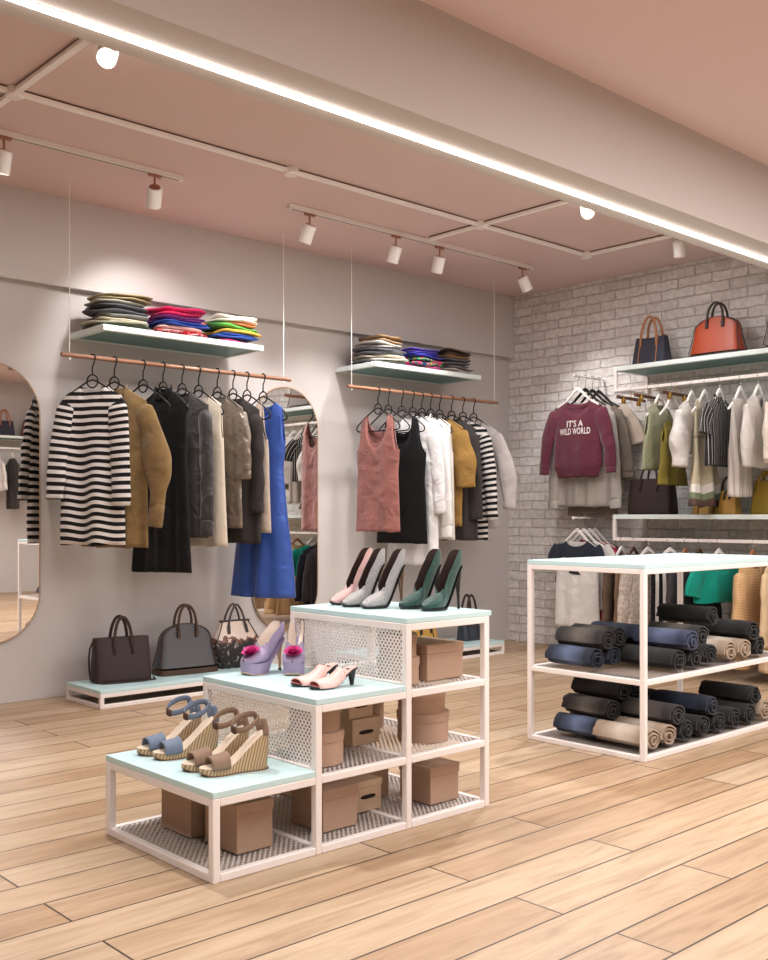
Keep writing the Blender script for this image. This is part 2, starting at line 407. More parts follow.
spotlight(2.94, 5.075, (3.35, 5.95, 1.9), 'white track spotlight hanging above the left folded-clothes shelf, copper back showing', SP[1], size=R(85))
for x, aim, lab, p in ((4.039, (3.9, 5.9, 1.2), 'first spotlight on the right track, tilted, above the blue satin dress', SP[2]),
                    (4.783, (4.75, 5.9, .9), 'second spotlight on the right track, upright, left of the twin beside it', SP[3]),
                    (5.206, (5.35, 5.9, .9), 'third spotlight on the right track, next to where the conduit branch ends', SP[4]),
                    (6.111, (6.99, 4.9, 1.3), 'last spotlight on the right track, nearest the brick wall corner', SP[5])):
    spotlight(x, 5.075, aim, lab, p, size=R(80))
spotlight(2.02, 3.86, (2.25, 2.75, .2), 'bright ceiling spotlight beside the beam at upper left, shining at viewer', SP[6], on_ceiling=True, size=R(105), head=(-.45, -.75, -.62))
spotlight(5.19, 3.80, (3.7, 2.6, .3), 'bright ceiling spotlight shining at viewer between conduit branches', SP[7], on_ceiling=True, size=R(110), head=(-.62, -.50, -.60))
spotlight(6.33, 3.86, (6.6, 3.9, 1.2), 'white ceiling spotlight half hidden by the beam in front of brick wall', SP[8], on_ceiling=True, lens=False, size=R(90))

# ------------------------------------------------------------------ fixtures on the grey wall
def stadium(r, z0, z1, n=24):
    return [(r*cos(pi*i/n), z1 - r + r*sin(pi*i/n)) for i in range(n + 1)] + [(r*cos(pi + pi*i/n), z0 + r + r*sin(pi + pi*i/n)) for i in range(n + 1)]
RIM = mat_wood('brushed_brass_rim', (168, 138, 110), (196, 168, 140), .35)
def mirror(cx, r, z0, z1, label):
    t = thing('wall_mirror', label, 'mirror', (cx, WY, 0), group=None)
    MB().prism(stadium(r - .006, z0 + .006, z1 - .006), -.016, -.004).build('mirror_glass', MIRROR, t, sm=False)
    MB().prism(stadium(r - .004, z0 + .004, z1 - .004), -.0035, -.0005).build('backing', DARK, t, sm=False)
    P = stadium(r, z0, z1)
    MB().tube([(x, -.010, z) for x, z in P[:25] + P[25:]], .0055, 8, closed=True).build('rim', RIM, t, angle=180)
mirror(2.375, .295, .352, 1.997, 'tall rounded wall mirror cut by the left picture edge, reflecting the striped sweater')
mirror(4.52, .293, .276, 2.030, 'tall rounded wall mirror between the two clothes rails, behind the blue dress')

def shelf_board(t, x0, x1, y0, y1, z, th=.036, e=.034):
    """white steel edge around a mint board, top at z"""
    bar('edge', x0, x1, y0, y0 + e, z - th, z, SHELFW, t); bar('edge', x0, x1, y1 - e, y1, z - th, z, SHELFW, t)
    bar('edge', x0, x0 + e, y0 + e, y1 - e, z - th, z, SHELFW, t); bar('edge', x1 - e, x1, y0 + e, y1 - e, z - th, z, SHELFW, t)
    bar('board', x0 + e, x1 - e, y0 + e, y1 - e, z - th + .008, z + .001, TEAL_SHADE, t, .001)
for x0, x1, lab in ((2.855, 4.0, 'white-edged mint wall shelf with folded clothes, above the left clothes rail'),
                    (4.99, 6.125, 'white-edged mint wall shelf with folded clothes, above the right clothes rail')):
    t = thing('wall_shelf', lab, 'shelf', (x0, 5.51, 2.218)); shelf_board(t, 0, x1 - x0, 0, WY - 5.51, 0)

def rail(x0, x1, wires, lab):
    t = thing('clothes_rail', lab, 'clothes rail', (x0, 5.58, 2.025)); L = x1 - x0
    MB().tube([(0, 0, 0), (L, 0, 0)], .0135, 14).build('rod', RODW, t)
    for w in wires:
        MB().tube([(w - x0, 0, .012), (w - x0, 0, ZC - 2.025 - .001)], .0028, 6).build('wire', WHITEP, t)
        MB().lathe([(.004, 0), (.004, .05)], (w - x0, 0, ZC - 2.025 - .051), 8).build('wire_fitting', WHITEP, t)
        MB().lathe([(.006, -.026), (.008, -.022), (.004, -.013)], (w - x0, 0, 0), 8).build('end_stop', WHITEP, t)
rail(2.629, 4.272, (2.68, 4.215), 'copper-toned clothes rail on two wires, left one with the striped sweater')
rail(4.787, 6.40, (4.822, 6.362), 'copper-toned clothes rail on two wires, right one with tank tops')

def low_bench(x0, x1, lab):
    t = thing('low_bench', lab, 'low bench', (x0, 5.39, 0)); L = x1 - x0; W = .43; b = .024
    bar('top_board', 0, L, 0, W, .086, .106, TEAL, t, .002)
    for y in (0, W - b):
        bar('rail', 0, L, y, y + b, .062, .086, WHITE, t); bar('rail', 0, L, y, y + b, 0, .024, WHITE, t)
    for x in (0, L - b):
        bar('rail', x, x + b, b, W - b, .062, .086, WHITE, t); bar('rail', x, x + b, b, W - b, 0, .024, WHITE, t)
        for y in (0, W - b): bar('post', x, x + b, y, y + b, .024, .062, WHITE, t, .001)
low_bench(2.775, 4.16, 'low white-framed mint bench holding three handbags under the left rail')
low_bench(4.86, 6.268, 'low white-framed mint bench by the right rail, behind the stepped stand')

# ------------------------------------------------------------------ stepped shoe stand
SX, SZ, YF, YB = (1.704, 2.110, 2.517, 2.940), (.274, .505, .741), 2.603, 3.273
st = thing('stepped_display_stand', 'white stepped steel display stand with mint tops and perforated risers, holding shoes and boxes', 'display stand', (SX[0], YF, 0))
b = .026; W = YB - YF
sx = [x - SX[0] for x in SX]
zt = [0, SZ[0] - .02, SZ[1] - .02, SZ[2] - .02]      # underside levels of the tops
for i in range(3):
    x0, x1 = sx[i], sx[i + 1]
    bar('top_board', x0 - (0 if i == 0 else b/2 - .001), x1 + (b/2 - .001 if i == 2 else -b/2 - .001), 0, W, SZ[i] - .02, SZ[i], TEAL, st, .002)
postx = [(0, b), (sx[1] - b/2, sx[1] + b/2), (sx[2] - b/2, sx[2] + b/2), (sx[3] - b, sx[3])]
posth = [zt[1], zt[2], zt[3], zt[3]]
for (a, c), h in zip(postx, posth):
    for y in (0, W - b): bar('post', a, c, y, y + b, 0, h, WHITE, st)
lev = [(0, .026), (zt[1] - .026, zt[1]), (zt[2] - .026, zt[2]), (zt[3] - .026, zt[3])]
for k, (z0, z1) in enumerate(lev):
    for i in range(3):
        if i < k - 1: continue
        x0, x1 = postx[i][1], postx[i + 1][0]
        for y in (0, W - b): bar('rail', x0, x1, y, y + b, z0, z1, WHITE, st)
    for i in range(4):
        if i < k - 1 and i < 3: continue
        if z1 > posth[i] + .001: continue
        bar('rail', postx[i][0], postx[i][1], b, W - b, z0, z1, WHITE, st)
MESH = simple('perforated_steel', (236, 228, 224), .5)
MESHS = simple('mesh_steel', (196, 187, 182), .5)
for k, i in ((0, 0), (0, 1), (0, 2), (1, 1), (1, 2), (2, 2)):
    MB().perf('z', postx[i][1] - .002, postx[i+1][0] + .002, b - .002, W - b + .002, lev[k][1] - .004, .0205, .0058).build('mesh_shelf', MESHS, st, sm=False)
for i in (1, 2):
    MB().perf('x', b - .002, W - b + .002, SZ[i - 1] + .006, lev[i + 1][0] + .002, postx[i][0] + .006, .0185, .0050).build('perforated_riser', MESH, st, sm=False)
    bar('rail', postx[i][0], postx[i][1], b, W - b, SZ[i-1] - .018, SZ[i-1] + .007, WHITE, st)

# ------------------------------------------------------------------ jeans table
JX0, JX1, JY0, JY1, JZ = 3.962, 5.35, 2.59, 3.261, .884
jt = thing('display_table', 'white steel two-shelf display table with mint top, full of rolled jeans', 'display table', (JX0, JY0, 0))
L, W = JX1 - JX0, JY1 - JY0; b = .026
bar('top_board', 0, L, 0, W, JZ - .022, JZ, TEAL, jt, .002)
for x in (0, L - b):
    for y in (0, W - b): bar('post', x, x + b, y, y + b, 0, JZ - .022, WHITE, jt)
for z0, z1 in ((0, .024), (.339, .363), (JZ - .046, JZ - .022)):
    for y in (0, W - b): bar('rail', b, L - b, y, y + b, z0, z1, WHITE, jt)
    for x in (0, L - b): bar('rail', x, x + b, b, W - b, z0, z1, WHITE, jt)
for z in (.022, .361): MB().perf('z', b - .002, L - b + .002, b - .002, W - b + .002, z, .0225, .0064).build('mesh_shelf', simple('grey_mesh_steel', (150, 141, 137), .5) if 'grey_mesh_steel' not in bpy.data.materials else bpy.data.materials['grey_mesh_steel'], jt, sm=False)

# ------------------------------------------------------------------ racks on the brick wall
def rack(y0, y1, zt, zb, lab, x0=6.55):
    t = thing('wall_rack', lab, 'wall rack', (x0, y0, zb)); D = BX - x0; Ln = y1 - y0; h = zt - zb; b = .024
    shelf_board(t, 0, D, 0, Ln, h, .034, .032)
    for y in (0, Ln - b):
        bar('rail', 0, D, y, y + b, -b/2, b/2, WHITE, t)
        for x in (0, D - b): bar('post', x, x + b, y, y + b, b/2, h - .034, WHITE, t, .001)
    bar('hanging_bar', 0, b, b, Ln - b, -b/2, b/2, WHITE, t)
rack(2.0, 4.552, 2.226, 2.048, 'white steel wall rack on brick wall, upper one with handbags on its mint shelf')
rack(2.0, 4.562, 1.110, .925, 'white steel wall rack on brick wall, lower one behind the jeans table')
for z, y, lab in ((2.205, 4.95, 'short white face-out rod on brick wall carrying the maroon sweatshirt'), (1.083, 4.96, 'short white face-out rod on brick wall carrying the navy and white tee')):
    t = thing('face_out_rod', lab, 'clothes rod', (BX, y, z))
    MB().tube([(-.40, 0, 0), (-.006, 0, 0)], .008, 12).build('rod', WHITEP, t)
    MB().lathe([(.0, -.014), (.010, -.011), (.0145, 0), (.010, .011), (0, .014)], (-.40, 0, 0), 14, cap0=False, cap1=False).build('end_ball', WHITEP, t)
    MB().tube([(-.007, 0, 0), (-.0005, 0, 0)], .022, 16).build('wall_plate', WHITEP, t)
# ------------------------------------------------------------------ boxes in the stand
def shoebox(x0, x1, y0, y1, z0, h, label, m=KRAFT, lid=.036, slot=False):
    t = thing('file_box' if slot else 'shoe_box', label, 'box', ((x0+x1)/2, (y0+y1)/2, z0)); a, d = (x1-x0)/2, (y1-y0)/2
    bb = MB().box(-a + .003, a - .003, -d + .003, d - .003, 0, h - .004).build('box_body', m, t, bevel=.002)
    MB().box(-a, a, -d, d, h - lid, h).build('lid', m, t, bevel=.0025)
    if slot:
        o = [(.024*cos(q)*1.0 + (.012 if cos(q) > 0 else -.012), .0075*sin(q)) for q in [2*pi*i/16 for i in range(16)]]
        MB().prism([(x, h*.47 + z) for x, z in o], -d + .0015, -d + .004).build('hand_hole', DARK, bb, sm=False)
    return t
def roundbox(x, y, r, z0, h, label, lid=.032, ry=None):
    t = thing('round_box', label, 'box', (x, y, z0)); ry = (ry or r) / r
    MB().lathe([(r - .003, 0), (r - .003, h - .006)], n=40, sy=ry).build('box_body', KRAFT, t)
    MB().lathe([(r, h - lid), (r + .0005, h - .002), (r - .002, h)], n=40, sy=ry).build('lid', KRAFT, t, angle=50)
Z0, Z1, Z2 = .0265, .2545, .4855
shoebox(1.846, 1.99, 2.955, 3.15, Z0, .185, 'brown shoe box at the back of the lowest left bay', lid=.045)
shoebox(1.862, 2.008, 2.71, 2.90, Z0, .158, 'brown shoe box at the front of the lowest left bay')
shoebox(2.205, 2.365, 2.70, 2.88, Z0, .142, 'brown shoe box at the front of the lowest middle bay')
shoebox(2.43, 2.565, 2.795, 3.0, Z0, .112, 'small pale box with dark hand hole on the lowest shelf', KRAFTL, .024, True)
shoebox(2.40, 2.545, 3.03, 3.23, Z0, .165, 'pale box behind the lower hand-hole box, on the lowest shelf', KRAFTL, .026)
shoebox(2.71, 2.868, 2.69, 2.86, Z0, .138, 'brown shoe box at the front of the lowest right bay')
shoebox(2.575, 2.70, 2.90, 3.15, Z0, .165, 'brown shoe box in shade at the back of the lowest right bay')
roundbox(2.235, 2.775, .098, Z1, .112, 'lower round brown box of the pair in the middle bay')
roundbox(2.232, 2.775, .090, Z1 + .1125, .088, 'upper round brown box of the pair in the middle bay')
shoebox(2.465, 2.606, 2.848, 3.05, Z1, .098, 'small pale box with dark hand hole on the middle shelf, lower of two', KRAFTL, .024, True)
shoebox(2.455, 2.578, 2.855, 3.04, Z1 + .0985, .098, 'pale box stacked on the hand-hole box of the middle shelf', KRAFTL, .024, True)
roundbox(2.765, 3.10, .068, Z1, .125, 'small round brown box at the back of the middle shelf')
roundbox(2.765, 2.785, .100, Z1, .108, 'lower round brown box of the pair in the right middle bay')
roundbox(2.757, 2.785, .092, Z1 + .1085, .082, 'upper round brown box of the pair in the right middle bay')
shoebox(2.703, 2.902, 2.70, 2.92, Z2, .135, 'brown shoe box in the top bay under the green heels')
roundbox(2.612, 2.76, .079, Z2, .098, 'lower round brown box of the pair in the top bay')
roundbox(2.609, 2.76, .072, Z2 + .0985, .085, 'upper round brown box of the pair in the top bay')

# ------------------------------------------------------------------ shoes (local +x is the toe)
def foot_w(s, k=1., tip=.004):
    return k * interp([(0, .004), (.03, .016), (.09, .0235), (.2, .0255), (.38, .0245), (.55, .031), (.70, .037), (.80, .034), (.90, .023), (.97, .011), (1, tip)], s)
def foot_round(s, k=1.):
    return k * interp([(0, .006), (.03, .018), (.1, .026), (.25, .028), (.42, .027), (.58, .034), (.74, .039), (.88, .034), (.95, .025), (.985, .014), (1, .004)], s)
def shoe_upper(L, H, pl, wf, rim, vamp, dome, inset=0., open0=95, lean=.5):
    """returns point function (s, q in -1..1)"""
    def zs(s): return pl + H * (1 - smooth((s - .01) / .50)) if s < .52 else pl + .012 * max(0, (s - .88) / .12) ** 2
    def f(s, q):
        z, x = zs(s), s * L
        dz = (zs(min(1, s + .01)) - zs(max(0, s - .01))) / (L * (min(1, s + .01) - max(0, s - .01)))
        n = Vector((-dz, 1)).normalized(); n = Vector((n.x * lean, lerp(1, n.y, lean))).normalized()
        k = smooth((s - vamp + .05) / .09)
        a = q * R(lerp(open0, 180, k)); w = wf(s) - inset
        hu = rim(s) * 2; h = lerp(hu, dome(s), k)
        yy = max(w, .001) * (1 if sin(a) >= 0 else -1) * abs(sin(a)) ** .7
        hh = inset * 1.2 + (h - inset * 2) * (1 - cos(a)) / 2
        return (x + n.x * hh, yy, z + n.y * hh)
    return f, zs
def pump(name, label, loc, rz, mu, mi, msole, mheel, L=.205, H=.160, pl=.004, group=None, stiletto=True, flower=None, platform=0., wf=foot_w, heel_w=(.019, .005)):
    t = thing(name, label, 'shoe', loc, rz, group)
    rim = lambda s: interp([(0, .056), (.05, .063), (.1, .064), (.18, .062), (.3, .072), (.42, .074), (.52, .062), (1, .03)], s)
    dome = lambda s: interp([(.45, .074), (.55, .064), (.7, .050), (.85, .034), (1, .010)], s)
    pz = pl + platform
    f, zs = shoe_upper(L, H - platform, pz, wf, rim, .55, dome, lean=.3)
    MB().grid(lambda u, v: f(v, 2*u - 1), 24, 40).build('upper', mu, t, angle=180)
    g, _ = shoe_upper(L, H - platform, pz, wf, lambda s: rim(s) - .0005, .553, dome, inset=.0022, lean=.3)
    MB().grid(lambda u, v: g(lerp(.015, .98, v), 2*u - 1), 20, 36).build('lining', mi, t, angle=180)
    rs = []
    for i in range(25):
        s = lerp(.03, .99, i / 24); w = wf(s) * .93; z = zs(s); zb = z - .0035 if not platform else (0.002 + .012 * max(0, (s - .85) / .15) ** 2 if s > .52 else lerp(z - .006, .002, smooth((s - .40) / .12)))
        rs.append([(s*L, -w, z + .004), (s*L, w, z + .004), (s*L, w * .97, zb), (s*L, -w * .97, zb)])
    MB().rings(rs).build('platform' if platform else 'sole', msole, t, angle=60)
    if platform:
        rs = []
        for i in range(12):
            s = lerp(.52, .98, i / 11); w = wf(s) * .9; z = .002 + .012 * max(0, (s - .85) / .15) ** 2
            rs.append([(s*L, -w, z + .001), (s*L, w, z + .001), (s*L, w, z - .002), (s*L, -w, z - .002)])
        MB().rings(rs).build('outsole', simple('nude_leather', (226, 188, 160), .5) if 'nude_leather' not in bpy.data.materials else bpy.data.materials['nude_leather'], t, angle=60)
    htop = zs(.12) - .008
    rs = []
    for i in range(14):
        q = i / 13; z = lerp(htop + .002, .006, q); r = lerp(heel_w[0], heel_w[1], 1 - (1 - q) ** 2.4) if stiletto else lerp(heel_w[0], heel_w[1], q)
        cx = lerp(.024, .014, q ** .6)
        tilt = .012 * (1 - q) ** 6
        rs.append([(cx + r*cos(a) , r*.9*sin(a), z + (-cos(a)) * tilt * 1.5) for a in [2*pi*k/14 for k in range(14)]])
    MB().rings(rs).build('heel', mheel, t, angle=60)
    MB().lathe([(heel_w[1] + .0008, 0), (heel_w[1] + .0008, .006)], (.014, 0, 0), 12).build('heel_tip', DARK, t)
    if flower:
        fb = MB()
        for ring, (nn, rr, tilt) in enumerate(((9, .036, .15), (8, .030, .55), (6, .022, .95), (4, .013, 1.3))):
            for k in range(nn):
                a = 2*pi*k/nn + ring * .35; ca, sa = cos(a), sin(a)
                def pf(u, v, ca=ca, sa=sa, rr=rr, tilt=tilt):
                    r = rr * v; wd = rr * .55 * sin(pi * min(1, v * .75 + .1)) * (u - .5) * 2
                    h = r * sin(tilt) + .006 * v * v * (1 + .6 * (u - .5) ** 2)
                    rad = r * cos(tilt)
                    return (ca*rad - sa*wd, sa*rad + ca*wd, h)
                fb.grid(pf, 4, 4)
        fo = fb.build('flower', flower, t, angle=180); fo.location = (L * .80, 0, zs(.80) + .040); fo.rotation_euler = (0, R(18), 0)
    return t
LIN = simple('dark_shoe_lining', (52, 34, 30), .55); LINL = simple('cream_shoe_lining', (226, 212, 198), .55)
SOLE = simple('black_sole', (26, 24, 24), .4)
GRAYP = mat_checker('grey_scaled_leather', (184, 180, 178), (140, 135, 135), 160)
PINKP = mat_checker('blush_scaled_leather', (222, 180, 176), (206, 160, 158), 160)
GREENP = mat_checker('green_patterned_suede', (2, 42, 36), (14, 76, 66), 55)
LILAC = simple('lilac_suede', (158, 144, 174), .8, var=.05); NUDE = simple('nude_heel', (222, 178, 140), .35)
ZT = .7415
pump('stiletto_pump', 'blush pink stiletto pump, farthest left on the top step', (2.845, 3.165, ZT), R(173), PINKP, LIN, SOLE, simple('bronze_heel', (134, 104, 80), .3, metal=.6))
pump('stiletto_pump', 'grey scaled stiletto pump standing between the pink pump and its nearer twin', (2.817, 3.058, ZT), R(172), GRAYP, LIN, SOLE, bpy.data.materials['bronze_heel'], group='grey stiletto pumps')
pump('stiletto_pump', 'grey scaled stiletto pump nearest the viewer in the left trio', (2.822, 2.945, ZT), R(171), GRAYP, LIN, SOLE, bpy.data.materials['bronze_heel'], group='grey stiletto pumps')
pump('stiletto_pump', 'dark green patterned stiletto pump, the back one of its pair', (2.925, 2.848, ZT), R(174), GREENP, LIN, SOLE, BLACK, group='green stiletto pumps')
pump('stiletto_pump', 'dark green patterned stiletto pump, the front one at the stand edge', (2.925, 2.735, ZT), R(176), GREENP, LIN, SOLE, BLACK, group='green stiletto pumps')
MAG = simple('magenta_petals', (200, 50, 130), .7)
pump('platform_pump', 'lilac platform pump with magenta flower, seen side-on, left of its pair', (2.415, 3.205, .506), R(188), LILAC, LINL, LILAC, NUDE, L=.205, H=.118, group='lilac platform pumps', flower=MAG, platform=.034, wf=lambda s: foot_round(s, 1.14), heel_w=(.019, .0055))
pump('platform_pump', 'lilac platform pump with magenta flower, seen from the front', (2.476, 3.185, .506), R(226), LILAC, LINL, LILAC, NUDE, L=.20, H=.118, group='lilac platform pumps', flower=MAG, platform=.034, wf=lambda s: foot_round(s, 1.14), heel_w=(.019, .0055))

def band(t, name, m, L, s0, s1, topz, wf, h, k=1.05, nu=16, nv=8, th=.003, skew=0.):
    def f(u, v):
        a = pi * u; s = lerp(s0, s1, v) + skew * sin(a); w = wf(s) * k
        c = cos(a); sg = 1 if c >= 0 else -1
        hh = h(v) if callable(h) else h
        return (s * L, w * sg * abs(c) ** .8, topz(s) - .004 + hh * sin(a) ** .8)
    return MB().grid(f, nu, nv).build(name, m, t, angle=180, solid=th, off=1)
def mule(label, loc, rz):
    t = thing('open_toe_mule', label, 'shoe', loc, rz, 'pink open-toe mules'); L, H = .195, .055
    zt_ = lambda s: .008 + H * (1 - smooth((s - .06) / .56)) + .006 * max(0, (s - .85) / .15) ** 2
    rs, ri = [], []
    for i in range(25):
        s = i / 24; w = foot_round(s) * .95; z = zt_(s)
        rs.append([(s*L, -w, z), (s*L, w, z), (s*L, w*.96, z - .007), (s*L, -w*.96, z - .007)])
        ri.append([(s*L, -w*.9, z + .0018), (s*L, w*.9, z + .0018), (s*L, w*.9, z), (s*L, -w*.9, z)])
    MB().rings(rs).build('sole', SOLE, t, angle=60)
    MB().rings(ri).build('insole', simple('blush_insole', (228, 184, 176), .6) if 'blush_insole' not in bpy.data.materials else bpy.data.materials['blush_insole'], t, angle=60)
    MB().rings([[(s*L, -w*.92, z + .0032), (s*L, w*.92, z + .0032), (s*L, w*.92, z + .0015), (s*L, -w*.92, z + .0015)] for s in [.70 + .28*i/10 for i in range(11)] for w, z in [(foot_round(s)*.95, zt_(s))]]).build('toe_lining', simple('coral_insole', (206, 96, 92), .6) if 'coral_insole' not in bpy.data.materials else bpy.data.materials['coral_insole'], t, angle=60)
    band(t, 'vamp', simple('blush_leather', (236, 190, 182), .4) if 'blush_leather' not in bpy.data.materials else bpy.data.materials['blush_leather'], L, .34, .90, zt_, foot_round, lambda v: lerp(.036, .020, v), skew=.02)
    rs = []
    for i in range(8):
        q = i / 7; z = lerp(zt_(.07) - .004, 0, q); r = lerp(.02, .007, q ** .7); cx = lerp(.022, .020, q)
        rs.append([(cx + r*cos(a), r*.9*sin(a), z) for a in [2*pi*k/14 for k in range(14)]])
    MB().rings(rs).build('heel', SOLE, t, angle=60)
mule('pale pink open-toe mule with black heel, the farther one of the pair', (2.388, 2.845, .5055), R(177))
mule('pale pink open-toe mule with black heel, nearest the front edge', (2.395, 2.745, .5055), R(174))

WEDGE = mat_wedge(); TANS = simple('taupe_suede', (136, 110, 92), .85, var=.08); BLUES = simple('blue_denim_strap', (108, 120, 140), .85, var=.12, bscale=150)
INS = simple('cream_insole', (226, 208, 186), .6); BROWNS = simple('brown_strap', (84, 54, 42), .6)
def wedge(label, loc, rz, ms, grp, dz=0):
    t = thing('wedge_sandal', label, 'shoe', loc, rz, grp); L, H = .235, .098
    zt_ = lambda s: .024 + H * (1 - smooth((s - .02) / .66))
    zb_ = lambda s: .004 + .010 * max(0, (s - .84) / .16) ** 2
    rs, ro, ri = [], [], []
    for i in range(33):
        s = i / 32; w = foot_round(s); z, zb = zt_(s), zb_(s); k = s * L
        rs.append([(k + .012 * (1-s) ** 3 * 0, -w, z), (k, w, z), (k + .006 * (1 - s), w * .97, zb), (k + .006 * (1 - s), -w * .97, zb)])
        ro.append([(k, -w, zb), (k, w, zb), (k, w, zb - .004), (k, -w, zb - .004)])
        ri.append([(k, -w*.94, z + .0022), (k, w*.94, z + .0022), (k, w*.97, z), (k, -w*.97, z)])
    MB().rings(rs).build('wedge_sole', WEDGE, t, angle=60)
    MB().rings(ro).build('outsole', simple('brown_rubber', (120, 88, 60), .7) if 'brown_rubber' not in bpy.data.materials else bpy.data.materials['brown_rubber'], t, angle=60)
    MB().rings(ri).build('insole', INS, t, angle=60)
    band(t, 'toe_strap', ms, L, .61, .87, zt_, foot_round, lambda v: lerp(.044, .034, v))
    # sling: side straps from the heel seat up to the ankle loop
    az, ax = .157, .082
    for sg in (-1, 1):
        P = [(.018, sg*.026, zt_(.08) - .008), (.022, sg*.029, zt_(.1) + .02), (.030, sg*.031, zt_(.1) + .05), (.040, sg*.029, az + .016 - .004 * sg)]
        def sf(u, v, P=P, sg=sg):
            i = min(2, int(v * 3)); q = v * 3 - i; p = [lerp(a, b_, q) for a, b_ in zip(P[i], P[i+1])]
            return (p[0] + (u - .5) * .020, p[1], p[2])
        MB().grid(sf, 2, 12).build('side_strap', ms, t, angle=180, solid=.0025)
    def af(u, v):
        a = 2*pi*u; return (ax + .043*cos(a), .031*sin(a), az - .016*cos(a) - .013*sin(a) + (v - .5)*.019)
    ank = MB().grid(af, 32, 2).build('ankle_strap', ms, t, angle=30, solid=.0012)
    def bf(u, v):
        a = R(-8) + R(44)*u; return (ax + .0450*cos(a), .033*sin(a), az - .016*cos(a) - .013*sin(a) + (v - .5)*.024)
    MB().grid(bf, 6, 2).build('buckle_tab', BROWNS, ank, angle=180, solid=.003)
    def hb(u, v):
        a = R(110) + R(140)*u; return (.030 + .026*cos(a), .027*sin(a), zt_(.05) + .0015 + v*.016)
    MB().grid(hb, 12, 3).build('heel_counter', ms, t, angle=180, solid=.0025)
wedge('blue-strapped raffia wedge sandal, farthest back on the lowest step', (2.010, 3.150, .2745), R(171), BLUES, 'blue wedge sandals')
wedge('blue-strapped raffia wedge sandal, the nearer one of the blue pair', (2.016, 3.045, .2745), R(168), BLUES, 'blue wedge sandals')
wedge('taupe-strapped raffia wedge sandal, next to the blue pair', (2.004, 2.848, .2745), R(170), TANS, 'taupe wedge sandals')
wedge('taupe-strapped raffia wedge sandal, nearest the viewer', (2.010, 2.745, .2745), R(167), TANS, 'taupe wedge sandals')

# ------------------------------------------------------------------ handbags
def bag_body(levels, n=40, e=.35):
    rs = []
    for z, a, d in levels:
        r = []
        for k in range(n):
            q = 2*pi*k/n; c, s_ = cos(q), sin(q)
            r.append((a * (1 if c >= 0 else -1) * abs(c) ** e, d * (1 if s_ >= 0 else -1) * abs(s_) ** e, z))
        rs.append(r)
    return MB().rings(rs)
def arc_handle(t, name, m, x1, z0, z1, y, r=.007, lean=0., flat=1., top=None):
    P = []
    for i in range(25):
        a = pi * i / 24; P.append((x1 * cos(a) * (1.0 if not top else lerp(1, top, sin(a))), y + lean * sin(a), z0 + (z1 - z0) * sin(a) ** .75))
    return MB().tube(P, r, 10, flat=flat).build(name, m, t, angle=180)
def dome_bag(label, loc, rz, w, h, hh, body, trim_, strap=False):
    t = thing('dome_handbag', label, 'handbag', loc, rz); a = w / 2
    lv = []
    for i in range(22):
        q = i / 21; z = h * q
        k = 1 - .16 * (q / .58) if q < .58 else .84 * max(0, 1 - ((q - .58) / .42) ** 3) ** .5
        lv.append((z, a * max(k, .22), lerp(.085, .022, q ** .8)))
    bag_body([l for l in lv if l[0] >= .03], e=.42).build('body', body, t, angle=50)
    bag_body([(0, a + .004, .088), (.032, a + .001, .086)], e=.36).build('base_band', trim_, t, bevel=.002)
    # piping along the gusset
    for sg in (-1, 1):
        P = [(l[1] * .99, sg * l[2] * .82, l[0]) for l in lv if l[0] >= .03]; P = P + [(-x, y, z) for x, y, z in reversed(P)]
        MB().tube(P, .004, 6).build('piping', trim_, t, angle=180)
    for sg in (-1, 1):
        hd = arc_handle(t, 'handle', trim_, .062, h * .86, hh, sg * .036, .0085, lean=-sg * .012)
        for x in (-.062, .062): MB().box(x - .011, x + .011, sg*.040 - .007, sg*.040 + .007, h * .74, h * .88).build('handle_tab', trim_, hd, bevel=.003)
def tote(label, loc, rz, w, h, hh, body, hm, d=.07, top=.96, hw_=.075, piping=None, strap=False, tall=False, flat=.4, sag=0.):
    t = thing('tote_bag', label, 'handbag', loc, rz); a = w / 2
    lv = [(h * q, a * lerp(1, top, q), lerp(d, d * .45, q ** 1.3)) for q in [i / 12 for i in range(13)]]
    o = bag_body([(0, a * .97, d * .95)] + [(max(z, .006), x, y) for z, x, y in lv] + [(h + .002, a*top*.9, d*.3)], e=.3)
    if sag: o.v = [(x, y, z - sag * (z / h) ** 2 * (1 - (x / a) ** 2)) for x, y, z in o.v]
    o.build('body', body, t, angle=45)
    for sg in (-1, 1):
        arc_handle(t, 'handle', hm, hw_, h * .62, hh, sg * d * .68, .010, lean=-sg * d * .25, flat=flat)
        if piping:
            for x in (-a * .52, a * .52): MB().tube([(x, sg * lerp(d, d*.45, (q) ** 1.3) * 1.03, h * q * .97 + .004) for q in [i / 10 for i in range(11)]], .0045, 6).build('piping', piping, t, angle=180)
    if strap:
        P = [(-a * .98, 0, h * .92)] + [(-a * 1.06 - .012 * sin(pi*q), -.01, h * lerp(.92, .03, q)) for q in [.15, .4, .7, .95]] + [(-a * .8, -d - .018, .005), (-a*.2, -d - .03, .005), (a * .6, -d - .028, .005), (a * 1.12, -d + .01, .005), (a*1.2, .02, .005)]
        MB().tube(P, .006, 8, flat=.5).build('shoulder_strap', hm, t, angle=180)
    for x in (-a*top, a*top): MB().lathe([(.004, -.006), (.009, -.003), (.009, .006), (.004, .008)], (x * .985, 0, h * .95), 10).build('stud', hm, t)
    return t
LB = simple('dark_brown_leather', (46, 27, 25), .6, bump=.25, bscale=180, var=.1)
LG = simple('slate_grey_leather', (84, 82, 86), .5, bump=.1, bscale=220, var=.04)
LT = simple('brown_leather_trim', (72, 50, 37), .5); LTAN = simple('tan_leather', (168, 112, 76), .45)
LO = simple('orange_leather', (154, 58, 26), .42, bump=.08, bscale=200); LDK = simple('black_brown_trim', (48, 36, 34), .45)
